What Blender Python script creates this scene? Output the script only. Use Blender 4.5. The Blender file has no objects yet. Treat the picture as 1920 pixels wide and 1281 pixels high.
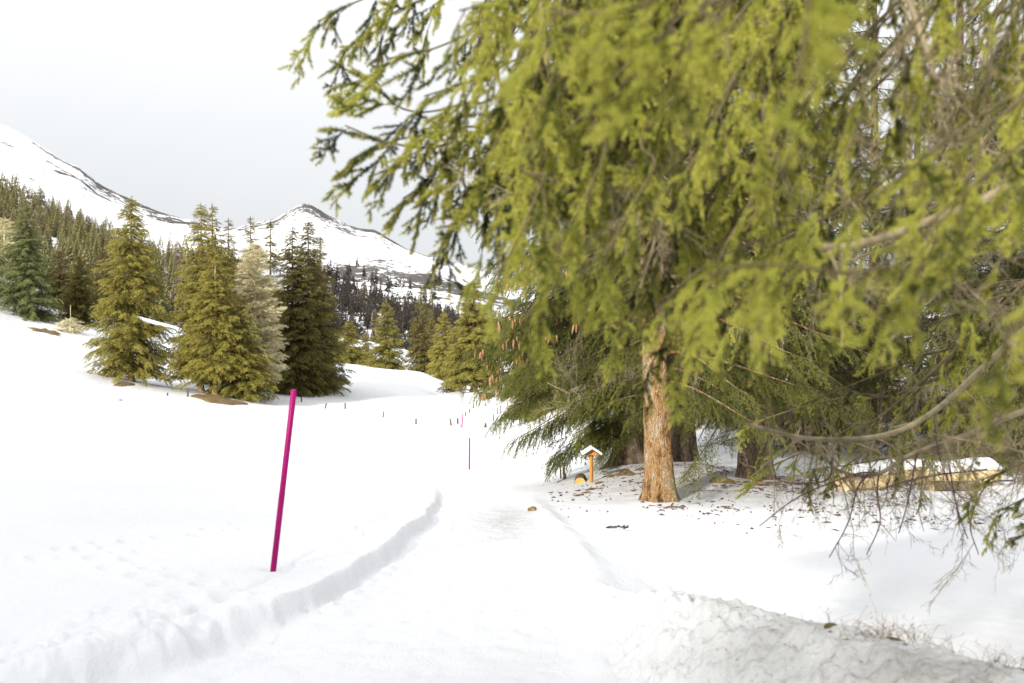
import bpy, math, random
import numpy as np
from mathutils import Vector, noise as mnoise

# ------------------------------------------------------------------ camera, world, sun
scn = bpy.context.scene
COL = scn.collection
EYE = 1.6
FPX = 1867.0            # focal length in pixels of the 1920 px wide photograph (35 mm lens)
cam_d = bpy.data.cameras.new("camera")
cam = bpy.data.objects.new("camera", cam_d)
COL.objects.link(cam)
cam.location = (0, 0, EYE)
cam.rotation_euler = (math.radians(90), 0, 0)
cam_d.lens = 35.0
cam_d.sensor_width = 36.0
cam_d.clip_start = 0.05
cam_d.clip_end = 20000
cam_d.dof.use_dof = True
cam_d.dof.focus_distance = 17.0
cam_d.dof.aperture_fstop = 2.7
scn.camera = cam

SUN = Vector((-0.42, -0.74, 0.36)).normalized()      # towards the sun: behind the camera, to the left
world = bpy.data.worlds.new("World")
scn.world = world
world.use_nodes = True
wn = world.node_tree.nodes
wl = world.node_tree.links
wn.clear()
w_out = wn.new("ShaderNodeOutputWorld")
w_bg = wn.new("ShaderNodeBackground")
w_bg.inputs["Strength"].default_value = 0.1
w_sky = wn.new("ShaderNodeTexSky")
w_sky.sky_type = 'NISHITA'
w_sky.sun_disc = False
w_sky.sun_elevation = math.asin(SUN.z)
w_sky.sun_rotation = math.atan2(SUN.x, SUN.y)
w_tc = wn.new("ShaderNodeTexCoord")
w_sep = wn.new("ShaderNodeSeparateXYZ")
w_ramp = wn.new("ShaderNodeValToRGB")               # overcast layer: grey low down, brighter higher up
w_ramp.color_ramp.elements[0].position = 0.0
w_ramp.color_ramp.elements[0].color = (0.63, 0.645, 0.665, 1)
w_ramp.color_ramp.elements[1].position = 1.0
w_ramp.color_ramp.elements[1].color = (1.6, 1.6, 1.6, 1)
e = w_ramp.color_ramp.elements.new(0.12); e.color = (0.715, 0.73, 0.75, 1)
e = w_ramp.color_ramp.elements.new(0.30); e.color = (0.93, 0.935, 0.945, 1)
w_noi = wn.new("ShaderNodeTexNoise")
w_noi.inputs["Scale"].default_value = 1.7
w_noi.inputs["Detail"].default_value = 4
w_add = wn.new("ShaderNodeMath"); w_add.operation = 'MULTIPLY_ADD'
w_add.inputs[1].default_value = 0.16
w_mul = wn.new("ShaderNodeVectorMath"); w_mul.operation = 'SCALE'
w_mul.inputs["Scale"].default_value = 5.0
w_mix = wn.new("ShaderNodeMix"); w_mix.data_type = 'RGBA'
w_mix.inputs["Factor"].default_value = 0.96
wl.new(w_tc.outputs["Generated"], w_sep.inputs[0])
wl.new(w_tc.outputs["Generated"], w_noi.inputs["Vector"])
wl.new(w_noi.outputs["Fac"], w_add.inputs[0])
w_off = wn.new("ShaderNodeMath"); w_off.operation = 'SUBTRACT'; w_off.inputs[1].default_value = 0.08
wl.new(w_sep.outputs["Z"], w_off.inputs[0])
wl.new(w_off.outputs[0], w_add.inputs[2])
wl.new(w_add.outputs[0], w_ramp.inputs["Fac"])
wl.new(w_ramp.outputs["Color"], w_mul.inputs[0])
wl.new(w_sky.outputs["Color"], w_mix.inputs["A"])
wl.new(w_mul.outputs[0], w_mix.inputs["B"])
wl.new(w_mix.outputs["Result"], w_bg.inputs["Color"])
wl.new(w_bg.outputs[0], w_out.inputs["Surface"])

sun_d = bpy.data.lights.new("sun", 'SUN')
sun_d.energy = 3.2
sun_d.angle = math.radians(4)
sun_d.color = (1.0, 0.95, 0.86)
sun = bpy.data.objects.new("sun", sun_d)
COL.objects.link(sun)
sun.rotation_euler = (-SUN).to_track_quat('-Z', 'Y').to_euler()
sun.location = (0, 0, 30)

scn.view_settings.view_transform = 'Standard'
scn.view_settings.look = 'None'
scn.view_settings.gamma = 1.0
scn.view_settings.use_curve_mapping = False
scn.view_settings.exposure = 1.2
scn.cycles.use_denoising = True
scn.cycles.max_bounces = 6
scn.cycles.diffuse_bounces = 4
scn.cycles.transmission_bounces = 4
scn.cycles.glossy_bounces = 2

rng = np.random.default_rng(7)
random.seed(7)

# ------------------------------------------------------------------ small helpers
def tag(o, label=None, cat=None, group=None, kind=None):
    if label: o["label"] = label
    if cat: o["category"] = cat
    if group: o["group"] = group
    if kind: o["kind"] = kind
    return o

def empty(name, loc):
    o = bpy.data.objects.new(name, None)
    o.empty_display_size = 0.2
    COL.objects.link(o)
    o.location = loc
    return o

def new_mesh(name, V, F, mats, mat_idx=None, smooth=False, attrs=None):
    """F: (n,3) or (n,4) int array"""
    V = np.asarray(V, dtype=np.float32); F = np.asarray(F, dtype=np.int32)
    me = bpy.data.meshes.new(name)
    k = F.shape[1] if len(F) else 3
    me.vertices.add(len(V)); me.vertices.foreach_set("co", V.ravel())
    me.loops.add(F.size); me.loops.foreach_set("vertex_index", F.ravel())
    me.polygons.add(len(F))
    me.polygons.foreach_set("loop_start", np.arange(0, F.size, k, dtype=np.int32))
    me.polygons.foreach_set("loop_total", np.full(len(F), k, dtype=np.int32))
    if mat_idx is not None:
        me.polygons.foreach_set("material_index", np.asarray(mat_idx, dtype=np.int32))
    me.polygons.foreach_set("use_smooth", np.full(len(F), bool(smooth)))
    for m in mats: me.materials.append(m)
    for nm, arr in (attrs or {}).items():
        a = me.attributes.new(nm, 'FLOAT', 'POINT')
        a.data.foreach_set("value", np.asarray(arr, dtype=np.float32))
    me.update(calc_edges=True)
    return me

def link(name, me, parent=None, loc=None):
    o = bpy.data.objects.new(name, me)
    COL.objects.link(o)
    if parent: o.parent = parent
    if loc is not None: o.location = loc
    return o

def unit(v):
    v = np.asarray(v, float)
    return v / (np.linalg.norm(v, axis=-1, keepdims=True) + 1e-12)

class Acc:
    """collects triangles and quads as triangles"""
    def __init__(s): s.V = []; s.F = []; s.M = []; s.A = []; s.n = 0
    def add(s, V, F, m=0, a=0.0):
        V = np.asarray(V, float); F = np.asarray(F, int)
        if F.shape[1] == 4: F = np.vstack([F[:, [0, 1, 2]], F[:, [0, 2, 3]]])
        s.V.append(V); s.F.append(F + s.n); s.M.append(np.full(len(F), m))
        s.A.append(np.broadcast_to(np.asarray(a, float), (len(V),)).copy()); s.n += len(V)
    def tris(s, P, m=0, a=0.0):
        P = np.asarray(P, float); n = len(P)
        a = np.repeat(np.broadcast_to(np.asarray(a, float), (n,)), 3) if np.ndim(a) < 2 else np.asarray(a).ravel()
        s.add(P.reshape(-1, 3), np.arange(n * 3).reshape(n, 3), m, a)
    def tube(s, P, R, k=4, m=0, a=0.0, cap=True):
        P = np.asarray(P, float); R = np.broadcast_to(np.asarray(R, float), (len(P),))
        T = unit(np.gradient(P, axis=0))
        up = np.array([0, 0, 1.0]) if abs(T[0][2]) < 0.9 else np.array([1.0, 0, 0])
        X = unit(np.cross(T, up)); Y = np.cross(T, X)
        ang = np.arange(k) * 2 * np.pi / k
        V = P[:, None] + R[:, None, None] * (np.cos(ang)[None, :, None] * X[:, None] + np.sin(ang)[None, :, None] * Y[:, None])
        V = V.reshape(-1, 3); F = []
        for i in range(len(P) - 1):
            for j in range(k):
                F.append((i * k + j, i * k + (j + 1) % k, (i + 1) * k + (j + 1) % k, (i + 1) * k + j))
        F = np.array(F)
        s.add(V, F, m, a)
        if cap:
            for base, ring in ((P[0], V[:k][::-1]), (P[-1], V[-k:])):
                s.add(np.vstack([ring, base]), [(j, (j + 1) % k, k) for j in range(k)], m, a)
    def mesh(s, name, mats, smooth=False, attr='v'):
        return new_mesh(name, np.vstack(s.V), np.vstack(s.F), mats, np.concatenate(s.M), smooth, {attr: np.concatenate(s.A)})

# smooth value noise on numpy arrays
_perm = np.random.default_rng(3).random((64, 64, 8)).astype(np.float32)
def vnoise(x, y, s=1.0, ch=0):
    x = np.asarray(x) * s + 1000.0; y = np.asarray(y) * s + 1000.0
    xi = np.floor(x).astype(int); yi = np.floor(y).astype(int)
    fx = x - xi; fy = y - yi
    fx = fx * fx * (3 - 2 * fx); fy = fy * fy * (3 - 2 * fy)
    g = lambda a, b: _perm[a % 64, b % 64, ch]
    return (g(xi, yi) * (1 - fx) + g(xi + 1, yi) * fx) * (1 - fy) + (g(xi, yi + 1) * (1 - fx) + g(xi + 1, yi + 1) * fx) * fy - 0.5
def fbm(x, y, s=1.0, o=4, ch=0):
    return sum(vnoise(x, y, s * 2.03 ** k, (ch + k) % 8) / 2 ** k for k in range(o))
def sstep(a, b, x):
    t = np.clip((x - a) / (b - a), 0, 1)
    return t * t * (3 - 2 * t)

# ------------------------------------------------------------------ materials
def mat_new(name):
    m = bpy.data.materials.new(name); m.use_nodes = True
    nt = m.node_tree; nt.nodes.clear()
    out = nt.nodes.new("ShaderNodeOutputMaterial")
    return m, nt, out
def N(nt, t, **kw):
    n = nt.nodes.new(t)
    for k, v in kw.items():
        if k in n.inputs: n.inputs[k].default_value = v
        else: setattr(n, k, v)
    return n
def ramp(nt, stops):
    r = nt.nodes.new("ShaderNodeValToRGB")
    el = r.color_ramp.elements
    el[0].position = stops[0][0]; el[0].color = (*stops[0][1], 1)
    el[1].position = stops[-1][0]; el[1].color = (*stops[-1][1], 1)
    for p, c in stops[1:-1]:
        x = el.new(p); x.color = (*c, 1)
    return r
def mixc(nt, fac, a, b, mode='MIX'):
    m = nt.nodes.new("ShaderNodeMix"); m.data_type = 'RGBA'; m.blend_type = mode
    for s, v in (("Factor", fac), ("A", a), ("B", b)):
        if hasattr(v, "links") or isinstance(v, bpy.types.NodeSocket): nt.links.new(v, m.inputs[s])
        elif s == "Factor": m.inputs[s].default_value = v
        else: m.inputs[s].default_value = (*v, 1)
    return m.outputs["Result"]

def foliage_mat(name, dark, mid, light, tipc, trans=0.35):
    """colour: instance tint picks dark/mid/light, attribute v (0 old needle .. 1 young tip) adds the young colour"""
    m, nt, out = mat_new(name)
    at = N(nt, "ShaderNodeAttribute", attribute_type='INSTANCER', attribute_name='tint')
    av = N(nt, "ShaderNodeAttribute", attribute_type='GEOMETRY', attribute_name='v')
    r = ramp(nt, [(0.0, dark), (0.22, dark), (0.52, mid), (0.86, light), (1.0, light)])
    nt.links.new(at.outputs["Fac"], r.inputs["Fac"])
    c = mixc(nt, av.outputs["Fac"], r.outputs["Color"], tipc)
    d = N(nt, "ShaderNodeBsdfPrincipled", Roughness=0.55)
    d.inputs["Specular IOR Level"].default_value = 0.25
    t = N(nt, "ShaderNodeBsdfTranslucent")
    nt.links.new(c, d.inputs["Base Color"]); nt.links.new(c, t.inputs["Color"])
    mx = N(nt, "ShaderNodeMixShader"); mx.inputs[0].default_value = trans
    nt.links.new(d.outputs[0], mx.inputs[1]); nt.links.new(t.outputs[0], mx.inputs[2])
    nt.links.new(mx.outputs[0], out.inputs["Surface"])
    return m

def plain_mat(name, stops, scale=8.0, rough=0.8, bump=0.3, stretch=(1, 1, 1), detail=5, bscale=None, dist=0.02):
    m, nt, out = mat_new(name)
    tc = N(nt, "ShaderNodeTexCoord"); mp = N(nt, "ShaderNodeMapping"); mp.inputs["Scale"].default_value = stretch
    nt.links.new(tc.outputs["Object"], mp.inputs["Vector"])
    no = N(nt, "ShaderNodeTexNoise", Scale=scale, Detail=detail)
    nt.links.new(mp.outputs[0], no.inputs["Vector"])
    r = ramp(nt, stops); nt.links.new(no.outputs["Fac"], r.inputs["Fac"])
    p = N(nt, "ShaderNodeBsdfPrincipled", Roughness=rough)
    p.inputs["Specular IOR Level"].default_value = 0.2
    nt.links.new(r.outputs["Color"], p.inputs["Base Color"])
    nb = N(nt, "ShaderNodeTexNoise", Scale=bscale or scale * 2, Detail=detail)
    nt.links.new(mp.outputs[0], nb.inputs["Vector"])
    b = N(nt, "ShaderNodeBump", Strength=bump, Distance=dist)
    nt.links.new(nb.outputs["Fac"], b.inputs["Height"]); nt.links.new(b.outputs[0], p.inputs["Normal"])
    nt.links.new(p.outputs[0], out.inputs["Surface"])
    return m

def snow_mat(name, col=(0.80, 0.81, 0.83), dirt_shade=(0.30, 0.26, 0.20), grey=0.54, speck=0.17, bump=0.4, grain=60.0):
    m, nt, out = mat_new(name)
    tc = N(nt, "ShaderNodeTexCoord")
    n1 = N(nt, "ShaderNodeTexNoise", Scale=grain, Detail=4)
    n2 = N(nt, "ShaderNodeTexNoise", Scale=3.2, Detail=7)
    n3 = N(nt, "ShaderNodeTexNoise", Scale=38.0, Detail=3)
    n4 = N(nt, "ShaderNodeTexNoise", Scale=1.1, Detail=4)
    for n in (n1, n2, n3, n4): nt.links.new(tc.outputs["Object"], n.inputs["Vector"])
    av = N(nt, "ShaderNodeAttribute", attribute_name='dirt_shade')
    # needle specks: fine noise above a threshold lowered where the dirt attribute is high
    th = N(nt, "ShaderNodeMath", operation='MULTIPLY_ADD'); th.inputs[1].default_value = speck
    nt.links.new(av.outputs["Fac"], th.inputs[0]); nt.links.new(n3.outputs["Fac"], th.inputs[2])
    rs = ramp(nt, [(0.0, (0, 0, 0)), (0.70, (0, 0, 0)), (0.76, (1, 1, 1))])
    nt.links.new(th.outputs[0], rs.inputs["Fac"])
    gm = N(nt, "ShaderNodeMath", operation='MULTIPLY'); nt.links.new(rs.outputs["Color"], gm.inputs[0])
    ga = N(nt, "ShaderNodeMath", operation='MULTIPLY', use_clamp=True); ga.inputs[1].default_value = 2.0
    nt.links.new(av.outputs["Fac"], ga.inputs[0]); nt.links.new(ga.outputs[0], gm.inputs[1])
    # broad greying: old snow's own tone, plus tree shade painted into the colour
    gr = N(nt, "ShaderNodeMath", operation='MULTIPLY', use_clamp=True)
    r2 = ramp(nt, [(0.35, (0.5, 0.5, 0.5)), (0.65, (1, 1, 1))]); nt.links.new(n2.outputs["Fac"], r2.inputs["Fac"])
    nt.links.new(av.outputs["Fac"], gr.inputs[0]); nt.links.new(r2.outputs["Color"], gr.inputs[1])
    soft = tuple(c * grey for c in col)
    base = mixc(nt, gr.outputs[0], col, (soft[0] * 1.0, soft[1] * 0.985, soft[2] * 0.955))
    r4 = ramp(nt, [(0.3, tuple(c * 0.965 for c in col)), (0.65, col)]); nt.links.new(n4.outputs["Fac"], r4.inputs["Fac"])
    base = mixc(nt, 0.5, base, mixc(nt, 1.0, base, r4.outputs["Color"], 'MULTIPLY'))
    c = mixc(nt, gm.outputs[0], base, dirt_shade)
    p = N(nt, "ShaderNodeBsdfPrincipled", Roughness=0.65)
    p.inputs["Specular IOR Level"].default_value = 0.15
    nt.links.new(c, p.inputs["Base Color"])
    add = N(nt, "ShaderNodeMath", operation='MULTIPLY_ADD'); add.inputs[1].default_value = 2.2
    nt.links.new(n2.outputs["Fac"], add.inputs[0]); nt.links.new(n1.outputs["Fac"], add.inputs[2])
    b = N(nt, "ShaderNodeBump", Strength=bump, Distance=0.02)
    nt.links.new(add.outputs[0], b.inputs["Height"]); nt.links.new(b.outputs[0], p.inputs["Normal"])
    nt.links.new(p.outputs[0], out.inputs["Surface"])
    return m

def bark_mat(name, stops, vscale=5.0):
    m, nt, out = mat_new(name)
    tc = N(nt, "ShaderNodeTexCoord"); mp = N(nt, "ShaderNodeMapping"); mp.inputs["Scale"].default_value = (1, 1, 0.35)
    nt.links.new(tc.outputs["Object"], mp.inputs["Vector"])
    vo = N(nt, "ShaderNodeTexVoronoi", Scale=vscale * 5, feature='DISTANCE_TO_EDGE')
    no = N(nt, "ShaderNodeTexNoise", Scale=vscale, Detail=6)
    n2 = N(nt, "ShaderNodeTexNoise", Scale=vscale * 6, Detail=4)
    n3 = N(nt, "ShaderNodeTexNoise", Scale=2.0, Detail=3)
    for n in (no, n2): nt.links.new(mp.outputs[0], n.inputs["Vector"])
    dm = mixc(nt, 0.12, mp.outputs[0], n2.outputs["Color"])
    nt.links.new(dm, vo.inputs["Vector"]); nt.links.new(tc.outputs["Object"], n3.inputs["Vector"])
    add = N(nt, "ShaderNodeMath", operation='ADD')
    nt.links.new(no.outputs["Fac"], add.inputs[0])
    s = N(nt, "ShaderNodeMath", operation='MULTIPLY_ADD'); s.inputs[1].default_value = 0.6; s.inputs[2].default_value = -0.3
    nt.links.new(n2.outputs["Fac"], s.inputs[0]); nt.links.new(s.outputs[0], add.inputs[1])
    r = ramp(nt, stops); nt.links.new(add.outputs[0], r.inputs["Fac"])
    ve = ramp(nt, [(0.0, (0.35, 0.33, 0.3)), (0.12, (1, 1, 1))]); nt.links.new(vo.outputs["Distance"], ve.inputs["Fac"])
    c = mixc(nt, 1.0, r.outputs["Color"], ve.outputs["Color"], 'MULTIPLY')
    p = N(nt, "ShaderNodeBsdfPrincipled", Roughness=0.85)
    p.inputs["Specular IOR Level"].default_value = 0.15
    nt.links.new(c, p.inputs["Base Color"])
    hs = N(nt, "ShaderNodeMath", operation='MULTIPLY_ADD'); hs.inputs[1].default_value = 2.0
    nt.links.new(vo.outputs["Distance"], hs.inputs[0]); nt.links.new(n2.outputs["Fac"], hs.inputs[2])
    b = N(nt, "ShaderNodeBump", Strength=0.9, Distance=0.03)
    nt.links.new(hs.outputs[0], b.inputs["Height"]); nt.links.new(b.outputs[0], p.inputs["Normal"])
    nt.links.new(p.outputs[0], out.inputs["Surface"])
    return m

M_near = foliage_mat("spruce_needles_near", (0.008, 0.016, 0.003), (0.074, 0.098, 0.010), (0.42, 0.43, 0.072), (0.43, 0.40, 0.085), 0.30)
M_mid = foliage_mat("spruce_needles_mid", (0.009, 0.016, 0.003), (0.052, 0.072, 0.009), (0.19, 0.205, 0.032), (0.20, 0.205, 0.045), 0.25)
M_far = foliage_mat("spruce_needles_far", (0.018, 0.025, 0.005), (0.12, 0.13, 0.015), (0.30, 0.28, 0.05), (0.40, 0.31, 0.09), 0.22)
M_farblue = foliage_mat("bluish_spruce_needles", (0.022, 0.034, 0.010), (0.11, 0.135, 0.038), (0.24, 0.27, 0.10), (0.30, 0.31, 0.13), 0.2)
M_fardark = foliage_mat("dark_spruce_needles", (0.010, 0.017, 0.004), (0.085, 0.102, 0.015), (0.21, 0.205, 0.042), (0.34, 0.25, 0.08), 0.15)
M_twig = plain_mat("twig_bark", [(0.3, (0.06, 0.048, 0.02)), (0.7, (0.14, 0.11, 0.055))], 20, 0.8, 0.1)
M_deadtwig = plain_mat("dead_twig_bark", [(0.3, (0.14, 0.11, 0.065)), (0.7, (0.34, 0.28, 0.18))], 12, 0.8, 0.1)
M_darktwig = plain_mat("dark_twig_bark", [(0.3, (0.05, 0.03, 0.035)), (0.7, (0.12, 0.08, 0.075))], 12, 0.8, 0.1)
M_larch = plain_mat("larch_twigs", [(0.3, (0.44, 0.39, 0.22)), (0.7, (0.66, 0.60, 0.39))], 1.5, 0.8, 0.1)
M_bark_orange = bark_mat("orange_spruce_bark", [(0.28, (0.07, 0.042, 0.02)), (0.38, (0.19, 0.11, 0.05)), (0.48, (0.41, 0.235, 0.10)), (0.58, (0.36, 0.27, 0.16)), (0.74, (0.52, 0.45, 0.33))])
M_bark_grey = bark_mat("grey_spruce_bark", [(0.28, (0.055, 0.038, 0.025)), (0.45, (0.15, 0.105, 0.07)), (0.6, (0.25, 0.19, 0.135)), (0.8, (0.36, 0.30, 0.235))])
M_snow = snow_mat("fresh_snow")
M_path = snow_mat("packed_snow")
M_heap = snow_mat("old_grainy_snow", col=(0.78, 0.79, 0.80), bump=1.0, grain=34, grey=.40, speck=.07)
M_magenta = plain_mat("magenta_paint", [(0.3, (0.27, 0.0, 0.10)), (0.7, (0.34, 0.001, 0.135))], 9, 0.45, 0.08)
M_post = plain_mat("weathered_post_wood", [(0.3, (0.05, 0.035, 0.03)), (0.7, (0.13, 0.095, 0.075))], 10, 0.85, 0.2)
M_wood = plain_mat("orange_stained_wood", [(0.3, (0.30, 0.115, 0.022)), (0.7, (0.46, 0.21, 0.05))], 8, 0.6, 0.15, (6, 6, 1))
M_log_side = plain_mat("peeled_log_wood", [(0.3, (0.46, 0.33, 0.15)), (0.55, (0.62, 0.48, 0.26)), (0.75, (0.72, 0.60, 0.38))], 5, 0.7, 0.4, (0.6, 4, 4))
M_log_end = plain_mat("sawn_log_end", [(0.3, (0.36, 0.25, 0.13)), (0.7, (0.60, 0.47, 0.28))], 9, 0.8, 0.3)
M_log_fresh = plain_mat("fresh_log_end", [(0.3, (0.36, 0.21, 0.05)), (0.7, (0.50, 0.32, 0.09))], 14, 0.7, 0.2)
M_litter = plain_mat("needle_litter", [(0.3, (0.06, 0.036, 0.018)), (0.5, (0.15, 0.10, 0.045)), (0.7, (0.27, 0.20, 0.10))], 9, 0.9, 0.9, dist=0.05)
M_grass = plain_mat("dry_grass", [(0.3, (0.09, 0.055, 0.025)), (0.7, (0.26, 0.19, 0.09))], 6, 0.8, 0.1)
M_moss = plain_mat("moss", [(0.3, (0.05, 0.045, 0.015)), (0.7, (0.14, 0.115, 0.035))], 25, 0.9, 0.9, dist=0.03)
M_cone = plain_mat("cone_scales", [(0.3, (0.22, 0.11, 0.05)), (0.7, (0.40, 0.23, 0.12))], 30, 0.7, 0.6, dist=0.01)
M_stone = plain_mat("grey_stone", [(0.3, (0.10, 0.09, 0.08)), (0.7, (0.24, 0.22, 0.19))], 6, 0.9, 0.6)
M_yellow = plain_mat("yellow_board", [(0.3, (0.55, 0.42, 0.04)), (0.7, (0.65, 0.50, 0.06))], 3, 0.6, 0.1)

# ------------------------------------------------------------------ terrain
PY = np.array([-20, 6, 8, 12, 15, 21, 32, 47, 60, 75, 95, 110, 130, 170, 260, 400.])
PZ = np.array([0, 0, -.08, -.5, -.8, -1.45, -2.45, -3.0, -3.7, -4.4, -4.5, -4.3, -4.6, -6, -5, -4.])
LY = np.array([-20, 7, 9, 12, 15, 20, 28, 34, 47, 60, 75, 95, 110, 130, 170, 260, 400.])
LZ = np.array([.14, .15, .16, -.12, -.62, -1.5, -2.35, -2.65, -3.0, -3.7, -4.2, -4.2, -4.3, -4.6, -6, -5, -4.])
QY = np.array([-20, 5, 8, 12, 15, 18, 25, 40, 60, 100, 400.])
QZ = np.array([-.1, -.15, -.3, -.6, -.85, -1.05, -1.35, -1.5, -1.6, -1.5, 3.])
XLY = np.array([-2, 3, 4.2, 4.8, 5.4, 6.5, 8.07, 10, 15, 21, 32, 47, 75, 95, 110, 140.])
XLX = np.array([-4.6, -2.75, -1.95, -1.62, -1.30, -1.08, -.88, -.85, -1.0, -1.45, -1.9, -2.2, -4.0, -4.2, -2.6, 2.])
XRX = np.array([.3, .3, .3, .3, .35, .42, .40, .35, .2, .1, .1, -.1, -1.4, -1.4, 0.1, 4.5])
def smooth_interp(y, ys, zs):
    y = np.asarray(y, float)
    return sum(np.interp(y + d * 0.07 * np.maximum(np.abs(y), 3), ys, zs) for d in (-1, -.5, 0, .5, 1)) / 5
def x_left(y): return smooth_interp(y, XLY, XLX)
def x_right(y): return smooth_interp(y, XLY, XRX)
TREE_BUMPS = []     # (x, y, radius, height)
FOOT = []           # footprints (x, y, depth, radius)
def trail(p, q, step, wob):
    p = np.array(p); q = np.array(q); L = np.linalg.norm(q - p); n = int(L / step); d = (q - p) / L
    nrm = np.array([-d[1], d[0]])
    for i in range(n):
        c = p + d * (i + .5) * step + nrm * (0.09 * (-1) ** i + random.uniform(-wob, wob))
        FOOT.append((c[0], c[1], random.uniform(.018, .04), random.uniform(.06, .10)))
def flat_at(px, row, z):
    y = (EYE - z) * FPX / (row - 640.0)
    return ((px - 960) / FPX * y, y)
trail(flat_at(-60, 1062, .15), flat_at(300, 1000, .15), .26, .03)
trail(flat_at(300, 1000, .15), flat_at(560, 938, .1), .26, .05)
trail(flat_at(150, 1012, .15), flat_at(430, 1130, .15), .17, .04)
trail(flat_at(430, 1130, .15), flat_at(480, 1190, .05), .12, .03)
GAP = flat_at(430, 1140, .15)

def height(x, y, path_cut=False, fine=True):
    x = np.asarray(x, float); y = np.asarray(y, float)
    P = smooth_interp(y, PY, PZ); Lz = smooth_interp(y, LY, LZ); Q = smooth_interp(y, QY, QZ)
    xl = x_left(y); xr = x_right(y)
    Ln = P + np.interp(y, [7, 9, 12, 15, 20, 28], [.135, .125, .10, .065, .025, 0]); Lz = Ln + (Lz - Ln) * sstep(.2, 4.5, xl - x)
    near = 1 - sstep(8.5, 19, y)
    # chunky edge of the cut bank
    edge = xl + near * (0.10 * vnoise(x * 0 + 3, y, .9, 1) + 0.035 * fbm(x, y, 2.0, 3, 2))
    slump = near * (1 - sstep(5.2, 6.0, y))                  # collapsed part at the lower left
    wallw = 0.085 + 0.26 * slump + 0.15 * (1 - near)
    dl = edge - x
    bank = sstep(0.0, 1, dl / wallw)
    zl = P + (Lz - P) * bank + .16 * sstep(52, 66, y) * (1 - sstep(98, 110, y)) * bank
    # right side
    dr = x - xr
    wr = 0.9 + 0.10 * np.maximum(y - 6, 0)
    zr = P + (Q - P) * sstep(0, 1, dr / wr)
    z = np.where(x < (xl + xr) / 2, zl, zr)
    # slope that climbs to the left
    rise = np.interp(-x, [8, 18, 28, 44, 60, 110, 400], [0, .9, 2.4, 7.2, 13, 24, 60])
    z = z + .12 * sstep(-2.2, -5.5, x) * (1 - sstep(9, 16, y)) + rise * sstep(22, 60, y) * (1 - 0.35 * sstep(100, 200, y))
    # hump of the meadow
    hx = 1 - sstep(-13, -4.5, x)
    z = z + 1.95 * hx * sstep(72, 122, y) * (1 - sstep(150, 240, y)) * (1 - 0.5 * sstep(28, 60, -x))
    # right bank of the far path
    z = z + np.clip(x - 1.5, 0, 12) * 0.05 * sstep(40, 70, y)
    z = z + .045 * np.exp(-((dr - .14) / .13) ** 2) * (1 - sstep(11, 18, y)) * (1 + fbm(x, y, 2, 3, 5))
    # mound below the spruces
    z = z + 0.24 * np.exp(-(((x - 3.1) / 1.6) ** 2) ** 1.3 - (((y - 19.5) / 3.6) ** 2) ** 1.3)
    z = z + 0.16 * np.exp(-((x - 4.6) / 1.3) ** 2 - ((y - 17.6) / 1.5) ** 2)
    z = z - .035 * np.exp(-(((x + 1.55) ** 2 + (y - 6.46) ** 2) / .06 ** 2)) if False else z
    for (bx, by, br, bh) in TREE_BUMPS:
        z = z + bh * np.exp(-(((x - bx) ** 2 + (y - by) ** 2) / br ** 2))
    if fine:
        amp = 0.012 + 0.010 * np.clip(y / 20, 0, 6)
        inside = sstep(-.25, .25, x - xl) * (1 - sstep(-.3, .3, x - xr))
        z = z + (1 - .65 * inside) * amp * 2 * fbm(x, y, 0.45, 4, 0)
        z = z + near * (.006 + .008 * inside) * fbm(x, y, 9, 3, 3)
        z = z + near * slump * sstep(0, .5, bank) * (1 - sstep(.7, 1.2, dl)) * (0.12 * fbm(x, y, 3.2, 4, 5) + .035 * np.abs(fbm(x, y, 10, 3, 1)))
        # cracked wall face
        face = bank * (1 - bank) * 4 * near
        z = z + face * (0.05 * fbm(x, y, 6, 4, 4) - .05 * sstep(.16, .30, vnoise(x, y, 3.3, 7)))
        # crumbs at the wall foot
        z = z + near * np.exp(-((dl + 0.06) / 0.07) ** 2) * 0.05 * np.maximum(fbm(x, y, 9, 3, 6), 0)
        # crack line parallel to the edge
        cr = dl - 0.42 - 0.22 * vnoise(x * 0, y, 1.1, 5) - .05 * vnoise(x, y, 6, 3)
        z = z - near * (y < 11) * 0.018 * np.exp(-(cr / 0.022) ** 2)
        # ski and animal tracks on the left field
        m = (np.abs(y - 9) < 7) & (x < 0)
        if np.any(m):
            zz = np.zeros_like(z); xx = x[m] if x.ndim else x; yy = y[m] if y.ndim else y
            acc = np.zeros_like(xx)
            for (fx, fy, fd, fr) in FOOT:
                r2 = ((xx - fx) ** 2 + (yy - fy) ** 2) / fr ** 2
                acc += -fd * np.exp(-r2 * 1.6) + fd * 0.45 * np.exp(-(np.sqrt(r2) - 1.25) ** 2 * 5)
            zz[m] = acc
            z = z + zz
        # notch where the trail breaks through the bank
        g = np.exp(-((x - GAP[0]) ** 2 + (y - GAP[1]) ** 2) / .09)
        z = z - 0.07 * g
        # path roughness: small crumbs and sledge grooves
        pm = sstep(0, .15, x - xl) * (1 - sstep(-.2, .05, x - xr)) * near
        z = z + pm * 0.010 * np.maximum(fbm(x, y, 14, 2, 2), 0)
        z = z - pm * 0.008 * np.exp(-((x - xl - .28) / .05) ** 2)
    if path_cut:
        ins = sstep(0.10, .22, x - xl) * (1 - sstep(-.24, -.10, x - xr)) * (y > 2.4) * (y < 112)
        z = z - 0.04 * ins * np.clip(y / 10, 1, 6)
    return z

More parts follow.
